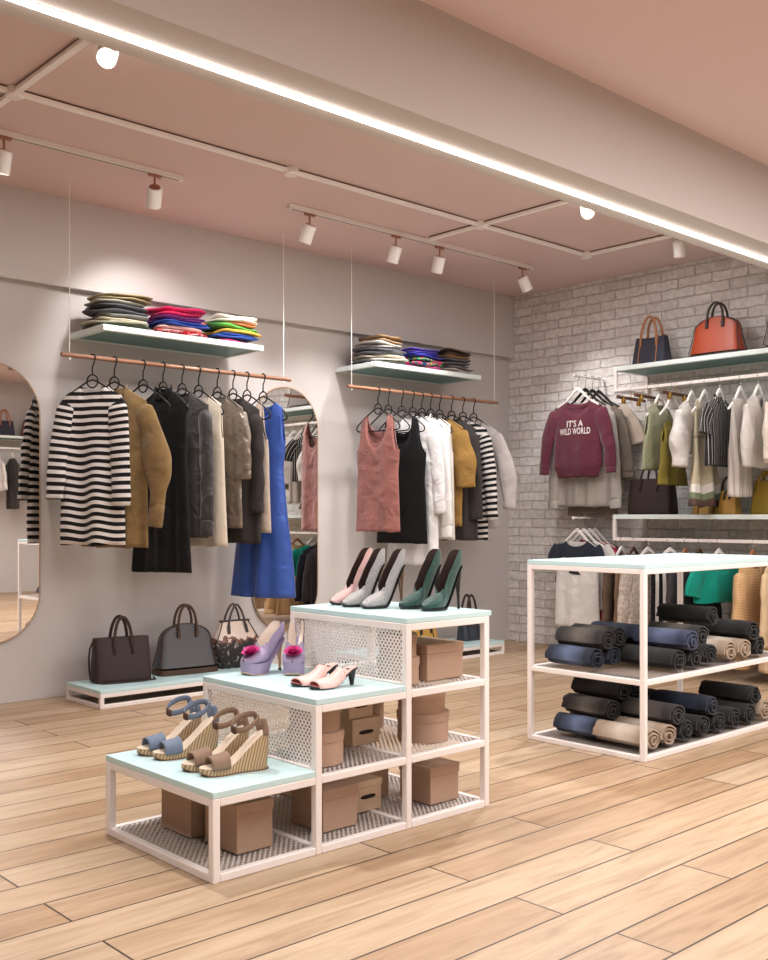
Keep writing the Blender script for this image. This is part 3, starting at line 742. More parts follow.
LN = simple('navy_canvas', (52, 52, 64), .8, bump=.2, bscale=220); LY_ = simple('amber_leather', (196, 150, 70), .5, var=.08, bscale=20); LOL = simple('olive_leather', (166, 136, 48), .5, var=.06)
LGR = simple('grey_leather', (134, 126, 122), .5)
BZ = .1062
tote('dark brown leather tote on the low bench, leftmost of three bags', (3.045, 5.655, BZ), R(-12), .345, .262, .385, LB, LB, d=.085, strap=True, hw_=.055)
dome_bag('slate grey dome handbag with brown handles, middle of the low bench', (3.50, 5.665, BZ), R(-6), .405, .308, .428, LG, LT)
t = thing('floral_handbag', 'white and black floral handbag with thin handles, beside the grey dome bag', 'handbag', (3.885, 5.68, BZ), R(-4))
lv = [(0, .13, .075), (.012, .138, .08), (.06, .160, .08), (.125, .188, .075), (.16, .180, .068), (.22, .146, .05), (.29, .108, .022), (.30, .104, .018)]
bag_body(lv, e=.55).build('body', mat_floral(), t, angle=60)
MB().box(-.108, .108, -.018, .018, .296, .308).build('top_frame', LDK, t, bevel=.004)
for sg in (-1, 1):
    arc_handle(t, 'handle', simple('mauve_brown_handle', (82, 66, 68), .5) if sg < 0 else bpy.data.materials['mauve_brown_handle'], .062, .27, .41, sg*.035, .007, lean=-sg*.01, top=.55)
    for x in (-.062, .062): MB().tube([(x, sg*.036, .28), (x * 1.1, sg*.052, .225)], .011, 8, flat=.5).build('handle_tab', LDK, t)
for sg in (-1, 1):
    P = [(sg * l[1] * .93, -l[2] * .80, l[0]) for l in lv]; MB().tube(P, .0035, 6).build('piping', LDK, t, angle=180)
tote('amber boxy bag with dark straps on the right low bench', (5.66, 5.70, BZ), 0, .26, .125, .19, LY_, LDK, d=.06, hw_=.05, piping=LDK)
tote('small navy ribbed bag with tall handles on the right low bench', (6.09, 5.61, BZ), 0, .20, .19, .36, simple('navy_ribbed', (58, 62, 72), .6), LDK, d=.055, hw_=.055, piping=LDK, flat=.8)

UZ = 2.2275
BB = R(-90)
nav = tote('navy canvas tote with tan looped handles on the upper brick-wall shelf', (6.77, 4.36, UZ), BB, .29, .235, .375, LN, LTAN, d=.075, top=.86, piping=LTAN, hw_=.068, flat=.9, sag=.03)
dome_bag('bright orange dome handbag with black handles on the upper brick-wall shelf', (6.77, 3.82, UZ), BB, .41, .30, .402, LO, LDK)
dome_bag('grey dome handbag on the upper brick-wall shelf, cut by the right picture edge', (6.77, 3.265, UZ), BB, .38, .30, .40, LGR, LT)
LZ = 1.1115
tote('dark brown leather tote on the lower brick-wall shelf', (6.77, 4.355, LZ), BB, .375, .268, .385, LB, LB, d=.08)
tote('low amber clutch with dark straps behind the banded beige dress', (6.78, 3.885, LZ), BB, .235, .118, .15, LY_, LDK, d=.06, piping=LDK, hw_=.03)
t = tote('amber bucket bag with one black curved handle on the lower brick-wall shelf', (6.70, 3.685, LZ), BB, .145, .165, .17, LY_, LDK, d=.06, top=.75, hw_=.02)
arc_handle(t, 'top_handle', LDK, .06, .14, .265, 0, .009)
tote('olive yellow handbag at the right edge of the lower brick-wall shelf', (6.74, 3.43, LZ), BB, .20, .23, .29, LOL, LOL, d=.06, top=.8, hw_=.05)

# ------------------------------------------------------------------ folded clothes on the wall shelves
def slab(mb, w, d, h, z, sd, n=44, m=8):
    rs = []
    for j in range(m + 1):
        ph = lerp(-pi/2, pi/2, j / m); cz, sz = cos(ph), sin(ph); r = []
        for k in range(n):
            q = 2*pi*k/n; c, s_ = cos(q), sin(q); rad = max(.02, abs(cz)) ** .35
            x = w/2 * rad * (1 if c >= 0 else -1) * abs(c) ** .38; y = d/2 * rad * (1 if s_ >= 0 else -1) * abs(s_) ** .38
            x += .040 * nz(x*5 + sd, y*5, j*.2 + sd); y += .036 * nz(y*5 - sd, x*5 + 3, j*.2)
            zz = z + h/2 + h/2 * (1 if sz >= 0 else -1) * abs(sz) ** .8 + .022 * nz(x*6 + sd*3, y*6, sd) * (1 if j > m/2 else .8)
            r.append((x, y, zz))
        rs.append(r)
    mb.rings(rs)
def folded(x, y, z, w, d, h, m, label, grp, sd):
    mb = MB(); k = 1 if h < .03 else 2
    for i in range(k):
        slab(mb, w * (1 - .04 * ((sd + i) % 3)), d * (1 - .03 * i), h / k * 1.04, h / k * i, sd * 1.7 + i * 5.1)
    o = mb.build('folded_garment', m, None, angle=180); o.location = (x, y, z); o.rotation_euler = (0, 0, R(((sd * 37) % 19) - 9))
    tag(o, label, 'folded clothes', grp)
def stack(x, y, z0, w, d, items, grp):
    z = z0
    for i, (h, rgb, lab, wr) in enumerate(items):
        m = rgb if not isinstance(rgb, tuple) else fabric('folded_%d_%d_%d' % rgb, rgb, wr=.5, var=.18)
        folded(x + .012 * sin(i * 2.1 + x), y + .008 * cos(i * 1.7), z, w * wr, d, h, m, lab, grp, int(x * 10) + i * 3 + 1)
        z += h + .001
PAT1 = mat_patch('bright_patterned_cotton', [(206, 190, 60), (30, 40, 120), (60, 150, 90), (214, 60, 120)], 16)
PAT2 = mat_patch('red_striped_cotton', [(214, 84, 84), (236, 190, 190), (198, 40, 60)], 18)
SHZ = 2.2235
stack(3.045, 5.70, SHZ, .36, .29, [(.022, (84, 84, 66), 'dark olive folded garment at the bottom of the leftmost pile', .98), (.034, (206, 198, 176), 'cream folded garment low in the leftmost pile', .96),
    (.026, (120, 120, 116), 'grey folded garment under the dark jeans in the leftmost pile', .95), (.052, (78, 80, 84), 'charcoal folded jeans in the middle of the leftmost pile', 1.02),
    (.024, (160, 158, 146), 'pale grey folded garment near the top of the leftmost pile', .94), (.040, (146, 132, 98), 'khaki folded garment on top of the leftmost pile', .95)], 'folded clothes on the left wall shelf')
stack(3.455, 5.70, SHZ, .345, .29, [(.034, PAT2, 'red and pink patterned garment at the bottom of the second pile', 1.), (.022, (226, 176, 170), 'pale coral folded garment in the second pile', .95),
    (.032, (46, 74, 158), 'royal blue folded garment in the second pile', 1.02), (.032, (120, 50, 120), 'purple folded garment in the second pile', .94), (.052, (204, 40, 96), 'magenta folded garment on top of the second pile', .9)], 'folded clothes on the left wall shelf')
stack(3.845, 5.70, SHZ, .33, .29, [(.026, (222, 60, 116), 'hot pink folded garment at the bottom of the third pile', .95), (.034, (52, 88, 168), 'blue folded garment in the third pile', 1.02),
    (.026, (226, 176, 70), 'yellow folded garment in the third pile', .98), (.026, (84, 160, 70), 'green folded garment in the third pile', .97), (.018, (230, 140, 90), 'orange folded garment in the third pile', .95), (.044, (228, 222, 210), 'white folded garment on top of the third pile', .95)], 'folded clothes on the left wall shelf')
stack(5.205, 5.70, SHZ, .35, .29, [(.026, (74, 72, 70), 'dark grey folded garment at the bottom of the first pile, right shelf', 1.06), (.036, (214, 206, 190), 'cream folded garment in the first pile of the right shelf', 1.),
    (.058, (84, 84, 88), 'charcoal folded jeans in the first pile of the right shelf', 1.04), (.040, (190, 186, 180), 'light grey folded garment in the first pile of the right shelf', .9), (.042, (158, 130, 98), 'tan knit folded on top of the first pile, right shelf', .85)], 'folded clothes on the right wall shelf')
stack(5.60, 5.70, SHZ, .34, .29, [(.020, (196, 70, 140), 'magenta folded garment at the bottom of the bright pile, right shelf', .96), (.066, PAT1, 'yellow and multicoloured folded garment in the bright pile, right shelf', 1.), (.034, (60, 60, 170), 'royal blue folded garment high in the bright pile, right shelf', .98), (.030, (92, 76, 176), 'violet folded garment on top of the bright pile, right shelf', .9)], 'folded clothes on the right wall shelf')
stack(5.95, 5.70, SHZ, .30, .29, [(.034, (206, 196, 188), 'pale folded garment at the bottom of the last pile, right shelf', 1.), (.030, (120, 116, 116), 'grey folded garment low in the last pile, right shelf', .98), (.048, (92, 92, 96), 'dark grey folded jeans in the last pile, right shelf', 1.05), (.030, (150, 118, 84), 'tan folded garment near the top of the last pile, right shelf', .9), (.040, (84, 66, 56), 'dark brown fuzzy garment on top of the last pile, right shelf', .86)], 'folded clothes on the right wall shelf')

# ------------------------------------------------------------------ rolled jeans
DEN = {'k': denim('black_denim', (24, 24, 26), (44, 43, 44)), 'g': denim('charcoal_denim', (46, 44, 45), (124, 115, 108)), 'b': denim('indigo_denim', (32, 38, 54), (106, 122, 156)),
       'm': denim('mid_blue_denim', (58, 66, 92), (112, 124, 160)), 't': denim('beige_denim', (168, 146, 126), (226, 214, 200)), 'd': denim('dotted_navy_denim', (30, 36, 52), (70, 82, 112))}
def roll(x, y, z, L, k, label, grp, sd, r0=.064):
    turns, per, th = 2.7, 22, .0105; n = int(turns * per); ny = 9
    prof_o, prof_i = [], []
    for i in range(n + 1):
        a = 2*pi*i/per + R(200) - 2*pi*turns; q = i / n; r = r0 * (.20 + .80 * q)
        r *= 1 + .05 * nz(cos(a) * 1.2 + sd, sin(a) * 1.2, sd + q * 2)
        t_ = th * (.85 + .3 * abs(nz(a * .6, sd, 1)))
        prof_o.append((r*cos(a)*1.09, r*sin(a)*.88)); ri = r - t_
        prof_i.append((ri*cos(a)*1.09, ri*sin(a)*.88))
    mb = MB(); loop = prof_o + prof_i[::-1]; m = len(loop)
    vs, uv = [], []
    for j in range(ny + 1):
        v = j / ny; yy = (v - .5) * L
        pin = 1 - .05 * smooth(abs(v - .5) * 2.2 - .6)
        for i, (px, pz) in enumerate(loop):
            g = 1 + .05 * nz(px * 18 + sd, pz * 18, yy * 9 + sd)
            core = 1 - min(1, sqrt(px*px + pz*pz) / r0)
            yb = yy + (.012 * nz(px*30, pz*30, sd + v) - .012 * core) * (1 if v < .5 else -1) * (abs(v - .5) * 2) ** 4
            vs.append((px * g * pin, yb, pz * g * pin)); uv.append((v, i / m))
    fs = [(j*m + i, j*m + (i+1) % m, (j+1)*m + (i+1) % m, (j+1)*m + i) for j in range(ny) for i in range(m)]
    for e, flip in ((0, 0), (ny, 1)):
        bq = e * m
        for i in range(n):
            q = (bq + i, bq + i + 1, bq + m - 2 - i, bq + m - 1 - i)
            fs.append(q if flip else q[::-1])
    mb.add(vs, fs, uv)
    o = mb.build('rolled_jeans', DEN[k], None, angle=50)
    o.location = (x, y, z); o.rotation_euler = (0, 0, R(((sd * 29) % 7) - 3))
    tag(o, label, 'rolled jeans', grp)
Q1, Q2 = .3625 + .0565, .0235 + .0565; DZ = .086
FY_, NY_ = 3.045, 2.768
GU, GL = 'rolled jeans on the upper mesh shelf', 'rolled jeans on the lower mesh shelf'
U = [(4.06, FY_, 0, 'b', 'indigo rolled jeans with faded patch, bottom left of the upper shelf'),
 (4.196, FY_, 0, 'b', 'dark indigo rolled jeans beside the bottom-left roll of the upper shelf'),
 (4.336, FY_, 0, 'k', 'black rolled jeans third along the back row of the upper shelf'),
 (4.476, FY_, 0, 'k', 'black rolled jeans fourth along the back row, upper shelf, behind the front pair'),
 (4.616, FY_, 0, 'g', 'charcoal rolled jeans fifth along the back row of the upper shelf'),
 (4.756, FY_, 0, 'k', 'black rolled jeans at the right end of the upper shelf back row'),
 (4.12, FY_ - .015, 1, 'g', 'grey-brown faded rolled jeans on top at the left of the upper shelf'),
 (4.255, FY_ + .01, 1, 'g', 'grey rolled jeans second on the top layer at the left, upper shelf'),
 (4.440, FY_ + .015, 1, 'm', 'blue rolled jeans resting behind the front post on the upper shelf'),
 (4.62, NY_ + .06, 1, 'g', 'charcoal rolled jeans under the topmost black roll of the upper shelf'),
 (4.75, NY_ + .08, 2, 'k', 'black rolled jeans topmost of all on the upper shelf'),
 (4.31, NY_, 0, 'k', 'black rolled jeans beneath the bright blue roll, upper shelf front row'),
 (4.45, NY_, 0, 'k', 'black rolled jeans right of the front pile, showing its round end, upper shelf'),
 (4.79, NY_ + .01, 0, 't', 'beige rolled jeans on the upper shelf, left one of the beige pair'),
 (4.93, NY_, 0, 't', 'beige rolled jeans on the upper shelf, right one of the beige pair'),
 (5.075, NY_, 0, 'k', 'black rolled jeans right of the beige pair on the upper shelf'),
 (4.61, NY_ + .01, 0, 'k', 'black rolled jeans between the front pile and the beige pair, upper shelf'),
 (4.383, NY_ - .02, 1, 'm', 'bright blue rolled jeans on top of the front pile, upper shelf'),
 (5.0, NY_ - .01, 1, 'k', 'black rolled jeans lying on the beige pair of the upper shelf')]
for i, (x, y, l, k, lab) in enumerate(U): roll(x, y, Q1 + DZ * l, .285 if y < 2.9 else .262, k, lab, GU, i * 3 + 2)
D = [(4.100, FY_ - .02, 0, 'b', 'indigo rolled jeans with faded patch, bottom left of the lower shelf'),
 (4.240, FY_, 0, 'k', 'black rolled jeans second along the back row of the lower shelf'),
 (4.380, FY_, 0, 'k', 'black rolled jeans third along the back row of the lower shelf'),
 (4.520, FY_, 0, 'g', 'charcoal rolled jeans fourth along the back row of the lower shelf'),
 (4.660, FY_, 0, 'k', 'black rolled jeans fifth along the back row of the lower shelf'),
 (4.165, FY_ - .02, 1, 'g', 'charcoal rolled jeans on the bottom-left indigo roll, lower shelf'),
 (4.305, FY_, 1, 'k', 'black rolled jeans behind the charcoal roll, middle layer, lower shelf'),
 (4.447, FY_, 1, 'b', 'dark indigo rolled jeans in the back middle layer of the lower shelf'),
 (4.575, FY_, 1, 'k', 'black rolled jeans far back in the middle layer of the lower shelf'),
 (4.23, FY_ - .03, 2, 'k', 'black rolled jeans topmost at the left of the lower shelf'),
 (4.375, FY_, 2, 'b', 'dark indigo rolled jeans on the top layer behind the post, lower shelf'),
 (4.085, NY_, 0, 't', 'beige rolled jeans on the lower shelf, nearest the front post'),
 (4.225, NY_, 0, 't', 'beige rolled jeans on the lower shelf, right behind the nearest beige roll'),
 (4.365, NY_, 0, 'k', 'black rolled jeans right of the beige pair, lower shelf front row'),
 (4.525, NY_, 0, 'k', 'black rolled jeans in the middle of the lower shelf front row'),
 (4.675, NY_, 0, 'k', 'black rolled jeans under the dotted navy roll and its right neighbour, lower shelf'),
 (4.97, NY_, 0, 'k', 'black rolled jeans near the right end of the lower shelf front row'),
 (4.823, NY_, 0, 'k', 'black rolled jeans left of the rightmost black pair, lower shelf front row'),
 (5.14, NY_, 0, 't', 'beige rolled jeans at the right picture edge of the lower shelf'),
 (4.285, NY_ - .01, 1, 'g', 'charcoal rolled jeans lying on the beige pair of the lower shelf'),
 (4.6, NY_, 1, 'd', 'navy rolled jeans with pale specks on the front pile, lower shelf'),
 (5.03, NY_, 1, 'k', 'black rolled jeans on the front pile at the right, lower shelf')]
for i, (x, y, l, k, lab) in enumerate(D): roll(x, y, Q2 + DZ * l, .285 if y < 2.9 else .262, k, lab, GL, i * 5 + 3)
# ------------------------------------------------------------------ hangers and garments (local x = width, hook over the rail at the origin)
def ring_hanger(loc, rz, label):
    t = thing('ring_hanger', label, 'hanger', loc, rz, 'black ring hangers')
    r = .0192
    P = [(r*cos(a), 0, r*sin(a)) for a in [R(200 - 240 * i / 20) for i in range(21)]]
    P += [(.010, 0, -.034), (.002, 0, -.048), (0, 0, -.062), (0, 0, -.102)]
    MB().tube(P, .0042, 8).build('hook', BLACK, t, angle=180)
    MB().tube([(.034*cos(2*pi*i/28), 0, -.138 + .038*sin(2*pi*i/28)) for i in range(28)], .0046, 8, closed=True).build('ring', BLACK, t, angle=180)
    H = [(0, -.130), (.03, -.140), (.08, -.170), (.14, -.210), (.185, -.244), (.203, -.264), (.204, -.282), (.192, -.294), (.17, -.298), (.08, -.299)]
    P = [(x, 0, z) for x, z in H] + [(0, 0, -.299)] + [(-x, 0, z) for x, z in H[:0:-1]]
    MB().tube(P, .0052, 8, closed=True).build('shoulder_bar', BLACK, t, angle=180)
def flat_hanger(loc, rz, label, A=.055, S=.42, m=None, hookm=None, half=.2, group='white wooden hangers', bar_=True):
    """solid hanger, shoulders start A below the rail"""
    t = thing('clothes_hanger', label, 'hanger', loc, rz, group); r = .0155
    P = [(r*cos(a), 0, r*sin(a)) for a in [R(200 - 240 * i / 16) for i in range(17)]] + [(.006, 0, -.030), (0, 0, -.042)] + ([(0, 0, -A - .004)] if A > .05 else [])
    MB().tube(P, .002, 8).build('hook', hookm or CHROME, t, angle=180)
    rs = []
    for i in range(33):
        u = -1 + 2*i/32; x = u * half; z = -A - .004 - interp([(0, 0), (.02, .010), (.115, .100 * S / .45), (half, .148 * S / .45)], abs(x)); hh = lerp(.030, .014, abs(u)); d = .0065
        rs.append([(x, -d, z), (x, d, z), (x, d, z - hh), (x, -d, z - hh)])
    MB().rings(rs).build('shoulder_bar', m or WHITEP, t, bevel=.002, angle=50)
def clip_hanger(loc, rz, label):
    t = thing('clip_hanger', label, 'hanger', loc, rz, 'dark wooden clip hangers'); r = .0155
    P = [(r*cos(a), 0, r*sin(a)) for a in [R(200 - 240 * i / 16) for i in range(17)]] + [(.006, 0, -.030), (0, 0, -.045), (0, 0, -.062)]
    MB().tube(P, .002, 8).build('hook', GOLD, t, angle=180)
    MB().box(-.20, .20, -.008, .008, -.084, -.062).build('bar', WALNUT, t, bevel=.003)
    for x in (-.11, .11): MB().box(x - .015, x + .015, -.012, .012, -.118, -.068).build('clip', GOLD, t, bevel=.004)

def shape(hem, Ws, nw, A, S, nd, nb, hw, D, so, armd, folds, seed, vneck):
    zn = -A - S * nw; L = zn - hem; fa, fk = folds
    def zc(ax): return -A - S * max(ax, nw)
    def ztop(x, dep):
        ax = abs(x)
        if ax < nw:
            q = ax / nw
            return zn - dep * ((1 - q) if vneck else sqrt(1 - q*q) ** .9)
        if so and ax > so:
            q = (ax - so) / (Ws - so); return zc(so) - armd * sqrt(max(0, 1 - (1 - q) ** 2))
        return zc(ax)
    p1, p2, p3 = seed * 1.3, seed * 2.1, seed * .7
    def rip(x, s):
        fd = lerp(.12, 1, smooth((s - .08) / .7))
        return fa * fd * (sin(fk * x + p1 + .8 * s) + .55 * sin(fk * 1.83 * x + p2 - 1.3 * s) + .5 * nz(x * 6 + seed, s * 4, seed))
    def pt(u, t, side, dep):
        x0 = u * Ws; za = ztop(x0, dep)
        zb = hem + .012 * nz(u * 2 + seed, seed, side) ; z = lerp(za, zb, t)
        s = (zn - z) / L
        x = u * Ws * interp(hw, s)
        ax = abs(x0); nm = sqrt(max(0, 1 - (ax / nw) ** 2)) if ax < nw else 0
        am = sqrt(max(0, (ax - so) / (Ws - so))) * .8 if so and ax > so else 0
        k = max(smooth(t * L / .07) ** .6, nm * .8, am)
        d = interp(D, s) * k * max(0, 1 - abs(u) ** 3.2) ** .55
        return (x, side * d + rip(x, s), z)
    return pt, zn, rip, L
def garment(name, label, cat, loc, rz, mat, hem, Ws=.22, nw=.08, A=.116, S=.60, nd=.07, nb=.02, hw=((0, 1), (1, 1)), D=((0, .018), (.3, .034), (1, .036)), so=None, armd=.2,
            folds=(.014, 34), sleeve=None, seed=1, group=None, vneck=False, nu=52, nv=36, solid=.0022, smat=None, collar=None, waist=None):
    pt, zn, rip, L = shape(hem, Ws, nw, A, S, nd, nb, list(hw), list(D), so, armd, folds, seed, vneck)
    us = sorted(set([round(-1 + 2*i/nu, 5) for i in range(nu + 1)] + [s * b * f for s in (-1, 1) for b in ([nw / Ws] + ([so / Ws] if so else [])) for f in (.97, .995, 1., 1.005, 1.03) if b * f < 1]))
    mb = MB()
    for side, dep in ((-1, nd), (1, nb)):
        vs, uv = [], []
        for j in range(nv + 1):
            t = (j / nv) ** 1.25
            for u in us:
                p = pt(u, t, side, dep); vs.append(p); uv.append((p[0] + (.5 if side > 0 else 0), p[2] + .45 * rip(p[0], (zn - p[2]) / L)))
        n = len(us)
        mb.add(vs, [(j*n + i, j*n + i + 1, (j+1)*n + i + 1, (j+1)*n + i) for j in range(nv) for i in range(n - 1)], uv)
    multi = sleeve or collar or waist
    if multi:
        t = thing(name, label, cat, loc, rz, group); body = mb.build('body', mat, t, angle=180, solid=solid, weld=True)
    else:
        t = mb.build(name, mat, None, angle=180, solid=solid, weld=True); t.location = loc; t.rotation_euler = (0, 0, rz); tag(t, label, cat, group)
    if sleeve:
        r0, r1 = sleeve.get('r0', .06), sleeve.get('r1', .04); d0, d1 = sleeve.get('d0', .027), sleeve.get('d1', .024)
        zs_ = -A - S * Ws; fwd = sleeve.get('fwd', -.012)
        for sg in (-1, 1):
            ln, out = [q if not isinstance(q, tuple) else q[sg > 0] for q in (sleeve['len'], sleeve['out'])]
            P0 = Vector((sg * (Ws - r0 * .62), 0, zs_ - r0 * .35)); P2 = Vector((sg * (Ws + out), fwd * 1.5, zs_ - ln)); P1 = Vector((sg * (Ws + out * sleeve.get('bow', .75)), fwd, zs_ - ln * .45))
            rs = []; m = 26; n = 20
            for i in range(m + 1):
                q = i / m; c = P0 * (1-q)**2 + P1 * 2*q*(1-q) + P2 * q*q
                tg = ((P1 - P0) * (1-q) + (P2 - P1) * q).normalized(); nx = Vector((tg.z, 0, -tg.x)).normalized()
                cap = sin(min(1, (q + .004) / .10) * pi/2) ** .8
                bl = sleeve.get('puff', 0) * sin(pi * clamp((q - .25) / .7)) ** 2
                a = (lerp(r0, r1, q ** .8) + bl) * cap; b_ = (lerp(d0, d1, q) + bl * .5) * cap
                wob = .010 * smooth(q * 2)
                rs.append([tuple(c + nx * (a*cos(th)) + Vector((0, b_*sin(th), 0)) + Vector((nz(c.z*9 + seed, th*.6, sg), nz(c.z*11, th*.7 + seed, sg*2), 0)) * wob) for th in [2*pi*k/n for k in range(n)]])
            uv = [(k / n * .25, zs_ - ln * i / m) for i in range(m + 1) for k in range(n)]
            sm = MB().rings(rs, cap0=True, cap1=False, uvs=uv)
            sl_ob = sm.build('sleeve', smat or mat, t, angle=180, solid=solid)
            if sleeve.get('cuff'):
                c = P2; tg = (P2 - P1).normalized(); nx = Vector((tg.z, 0, -tg.x)).normalized(); cl = sleeve['cuff']
                rr = [[tuple(c + tg * (cl * (q - .15)) + nx * (r1 * k_ * cos(th)) + Vector((0, d1 * k_ * sin(th), 0))) for th in [2*pi*k/n for k in range(n)]] for q, k_ in ((0, .96), (.1, 1.06), (.9, 1.04), (1, .96))]
                MB().rings(rr, cap0=False, cap1=False).build('cuff', sleeve.get('cmat') or mat, sl_ob, angle=180, solid=solid)
    if collar:
        rs = []
        def cf(u, v):
            a = 2*pi*u; x = nw * 1.04 * cos(a); side = -1 if sin(a) < 0 else 1
            dep = nd if side < 0 else nb; q = abs(cos(a)); z = zn - dep * sqrt(max(0, 1 - q*q)) ** .9
            y = side * interp(list(D), .02) * .9 * abs(sin(a)) + rip(x, 0)
            return (x * (1 + .02 * v), y * (1 + .3 * v) + side * .003, z + collar[0] * (v - .35))
        MB().grid(cf, 40, 4).build('collar', collar[1] or mat, t, angle=180, solid=.003)
    if waist:
        z0, z1, wm = waist
        def wf_(u, v):
            a = 2*pi*u; z = lerp(z0, z1, v); s = (zn - z) / L; w = Ws * interp(list(hw), s); x = w * cos(a)
            return (x * 1.01, rip(x, s) + (interp(list(D), s) * (1 if sin(a) > 0 else -1) * max(0, 1 - abs(cos(a)) ** 3.2) ** .55) * 1.12, z)
        MB().grid(wf_, 60, 3).build('waistband', wm, t, angle=180, solid=.003)
    return t, pt

F = fabric
striped = F('black_white_stripe', (228, 222, 218), stripe=((24, 23, 25), .0445, 'v', .52), wr=.3, var=.05)
striped2 = F('black_white_stripe_fine', (226, 220, 216), stripe=((24, 23, 25), .0445, 'v', .52), wr=.3, var=.05)
mustard = F('mustard_suede', (140, 113, 74), wr=.35, var=.5, vs=13, sheen=.3)
sheer = F('black_chiffon', (17, 16, 18), rough=.6, wr=.3, var=.3); sheerg = F('charcoal_velvet', (52, 48, 48), rough=.5, wr=.6, var=.5, vs=14, sheen=.5)
cream = F('cream_crepe', (214, 202, 184), wr=.25, rough=.6); satin = F('taupe_satin', (132, 120, 108), rough=.3, wr=.7, metal=.3, weave=.02)
coat = F('dark_taupe_wool', (62, 57, 55), wr=.3); beige = F('oat_jersey', (196, 180, 164), wr=.3); bluesat = F('royal_blue_satin', (58, 92, 176), rough=.33, wr=.2, metal=.25, weave=.01, var=.05)
BZX = [(2.822, -54), (2.962, -64), (3.290, -74), (3.425, -74), (3.545, -74), (3.685, -76), (3.805, -76), (3.915, -78), (4.045, -76)]
HL = ['striped sweater', 'mustard suede jacket', 'long black sheer dress', 'charcoal sheer shirt', 'cream sleeveless top', 'taupe satin shirt', 'dark taupe coat', 'oat tank top', 'blue satin dress']
ring_hanger((3.153, 5.58, 2.025), R(-70), 'bare black ring hanger between the mustard jacket and the black sheer dress')
for (x, a), l in zip(BZX, HL): ring_hanger((x, 5.58, 2.025), R(a), 'black ring hanger holding the ' + l + ' on the left rail')
G1 = 'clothes on the left rail'
def g1(i, *a, **k): return garment(a[0], a[1], a[2], (BZX[i][0], 5.58, 2.025), R(BZX[i][1]), *a[3:], group=G1, seed=i * 3 + 2, **k)
g1(0, 'striped_sweater', 'black and white striped long-sleeved sweater hanging first on the left rail', 'sweater', striped, -1.095, Ws=.188, nw=.075, nd=.055, hw=((0, 1), (.3, 1.0), (1, 1.08)), D=((0, .016), (.3, .036), (1, .042)), folds=(.018, 20), sleeve=dict(len=(.60, .64), out=(.022, .015), fwd=-.034, r0=.066, r1=.055))
g1(1, 'suede_jacket', 'mustard suede jacket with loose sleeves, right behind the striped sweater', 'jacket', mustard, -1.11, Ws=.225, nw=.085, hw=((0, 1), (1, 1.05)), sleeve=dict(len=.62, out=.085, r0=.08, r1=.046, bow=1.5, puff=.035, cuff=.14), collar=(.03, None))
g1(2, 'black_sheer_dress', 'long black sheer dress hanging lowest in the middle of the left rail', 'dress', sheer, -1.27, Ws=.20, nw=.065, nd=.05, hw=((0, 1), (.35, .95), (1, 1.2)), folds=(.016, 26), collar=(.05, None))
g1(3, 'charcoal_sheer_shirt', 'charcoal crushed long-sleeved shirt between black dress and cream top', 'shirt', sheerg, -1.06, Ws=.215, nw=.075, hw=((0, 1), (1, 1.05)), sleeve=dict(len=.72, out=.005, r0=.055, r1=.046, cuff=.10), collar=(.035, None))
g1(4, 'cream_tunic', 'cream sleeveless crepe top in the middle of the left rail', 'top', cream, -1.115, Ws=.205, nw=.085, nd=.06, so=.185, armd=.22, hw=((0, 1), (.25, 1.0), (1, 1.16)), folds=(.009, 24))
g1(5, 'satin_shirt', 'shiny taupe satin shirt with rolled sleeves, next to the cream top', 'shirt', satin, -1.0, Ws=.215, nw=.08, vneck=True, nd=.11, hw=((0, 1), (1, 1.05)), sleeve=dict(len=.40, out=.015, r0=.065, r1=.062, puff=.01, cuff=.06), collar=(.03, None))
g1(6, 'long_coat', 'dark taupe long-sleeved coat toward the right end of the left rail', 'coat', coat, -1.10, Ws=.22, nw=.08, vneck=True, nd=.16, hw=((0, 1), (1, 1.1)), sleeve=dict(len=.66, out=.0, r0=.058, r1=.05), collar=(.03, None))
g1(7, 'oat_tank', 'oat scoop-neck tank top in front of the blue satin dress', 'tank top', beige, -1.035, Ws=.195, nw=.10, nd=.16, nb=.08, so=.135, armd=.24, hw=((0, 1), (.3, .95), (1, 1.1)), folds=(.006, 26))
g1(8, 'satin_dress', 'long royal blue satin sleeveless dress, last on the left rail', 'dress', bluesat, -1.46, Ws=.195, nw=.095, nd=.10, nb=.03, so=.165, armd=.22, hw=((0, 1), (.18, 1.), (.34, .86), (.5, .95), (1, 1.28)), folds=(.020, 24), D=((0, .018), (.3, .05), (.6, .06), (1, .085)), nv=48)

pinks = F('dusty_pink_suede', (160, 104, 96), wr=.5, var=.5, vs=9, sheen=.4); blackj = F('black_jersey', (16, 15, 17), wr=.12, var=.05)
white1 = F('white_voile', (236, 234, 234), wr=.45, rough=.7); white2 = F('white_cotton', (242, 240, 238), wr=.35); white3 = F('ivory_crepe', (238, 234, 224), wr=.22)
must2 = F('mustard_jersey', (160, 124, 68), wr=.5, var=.15); dgrey = F('dark_grey_wool', (66, 61, 60), wr=.25); lgrey = F('pale_grey_knit', (196, 190, 188), wr=.3)
BZY = [(5.077, -82), (5.318, -78), (5.430, -82), (5.528, -82), (5.622, -82), (5.722, -80), (5.855, -80), (5.985, -80), (6.110, -80)]
HR = ['dusty pink tank top', 'black tank top', 'long white voile blouse', 'white cotton shirt', 'ivory sleeveless top', 'mustard jersey top', 'dark grey coat', 'second striped sweater', 'pale grey knit']
ring_hanger((5.180, 5.58, 2.021), R(-84), 'bare black ring hanger between the pink and the black tank top')
for (x, a), l in zip(BZY, HR): ring_hanger((x, 5.58, 2.021), R(a), 'black ring hanger holding the ' + l + ' on the right rail')
G2 = 'clothes on the right rail'
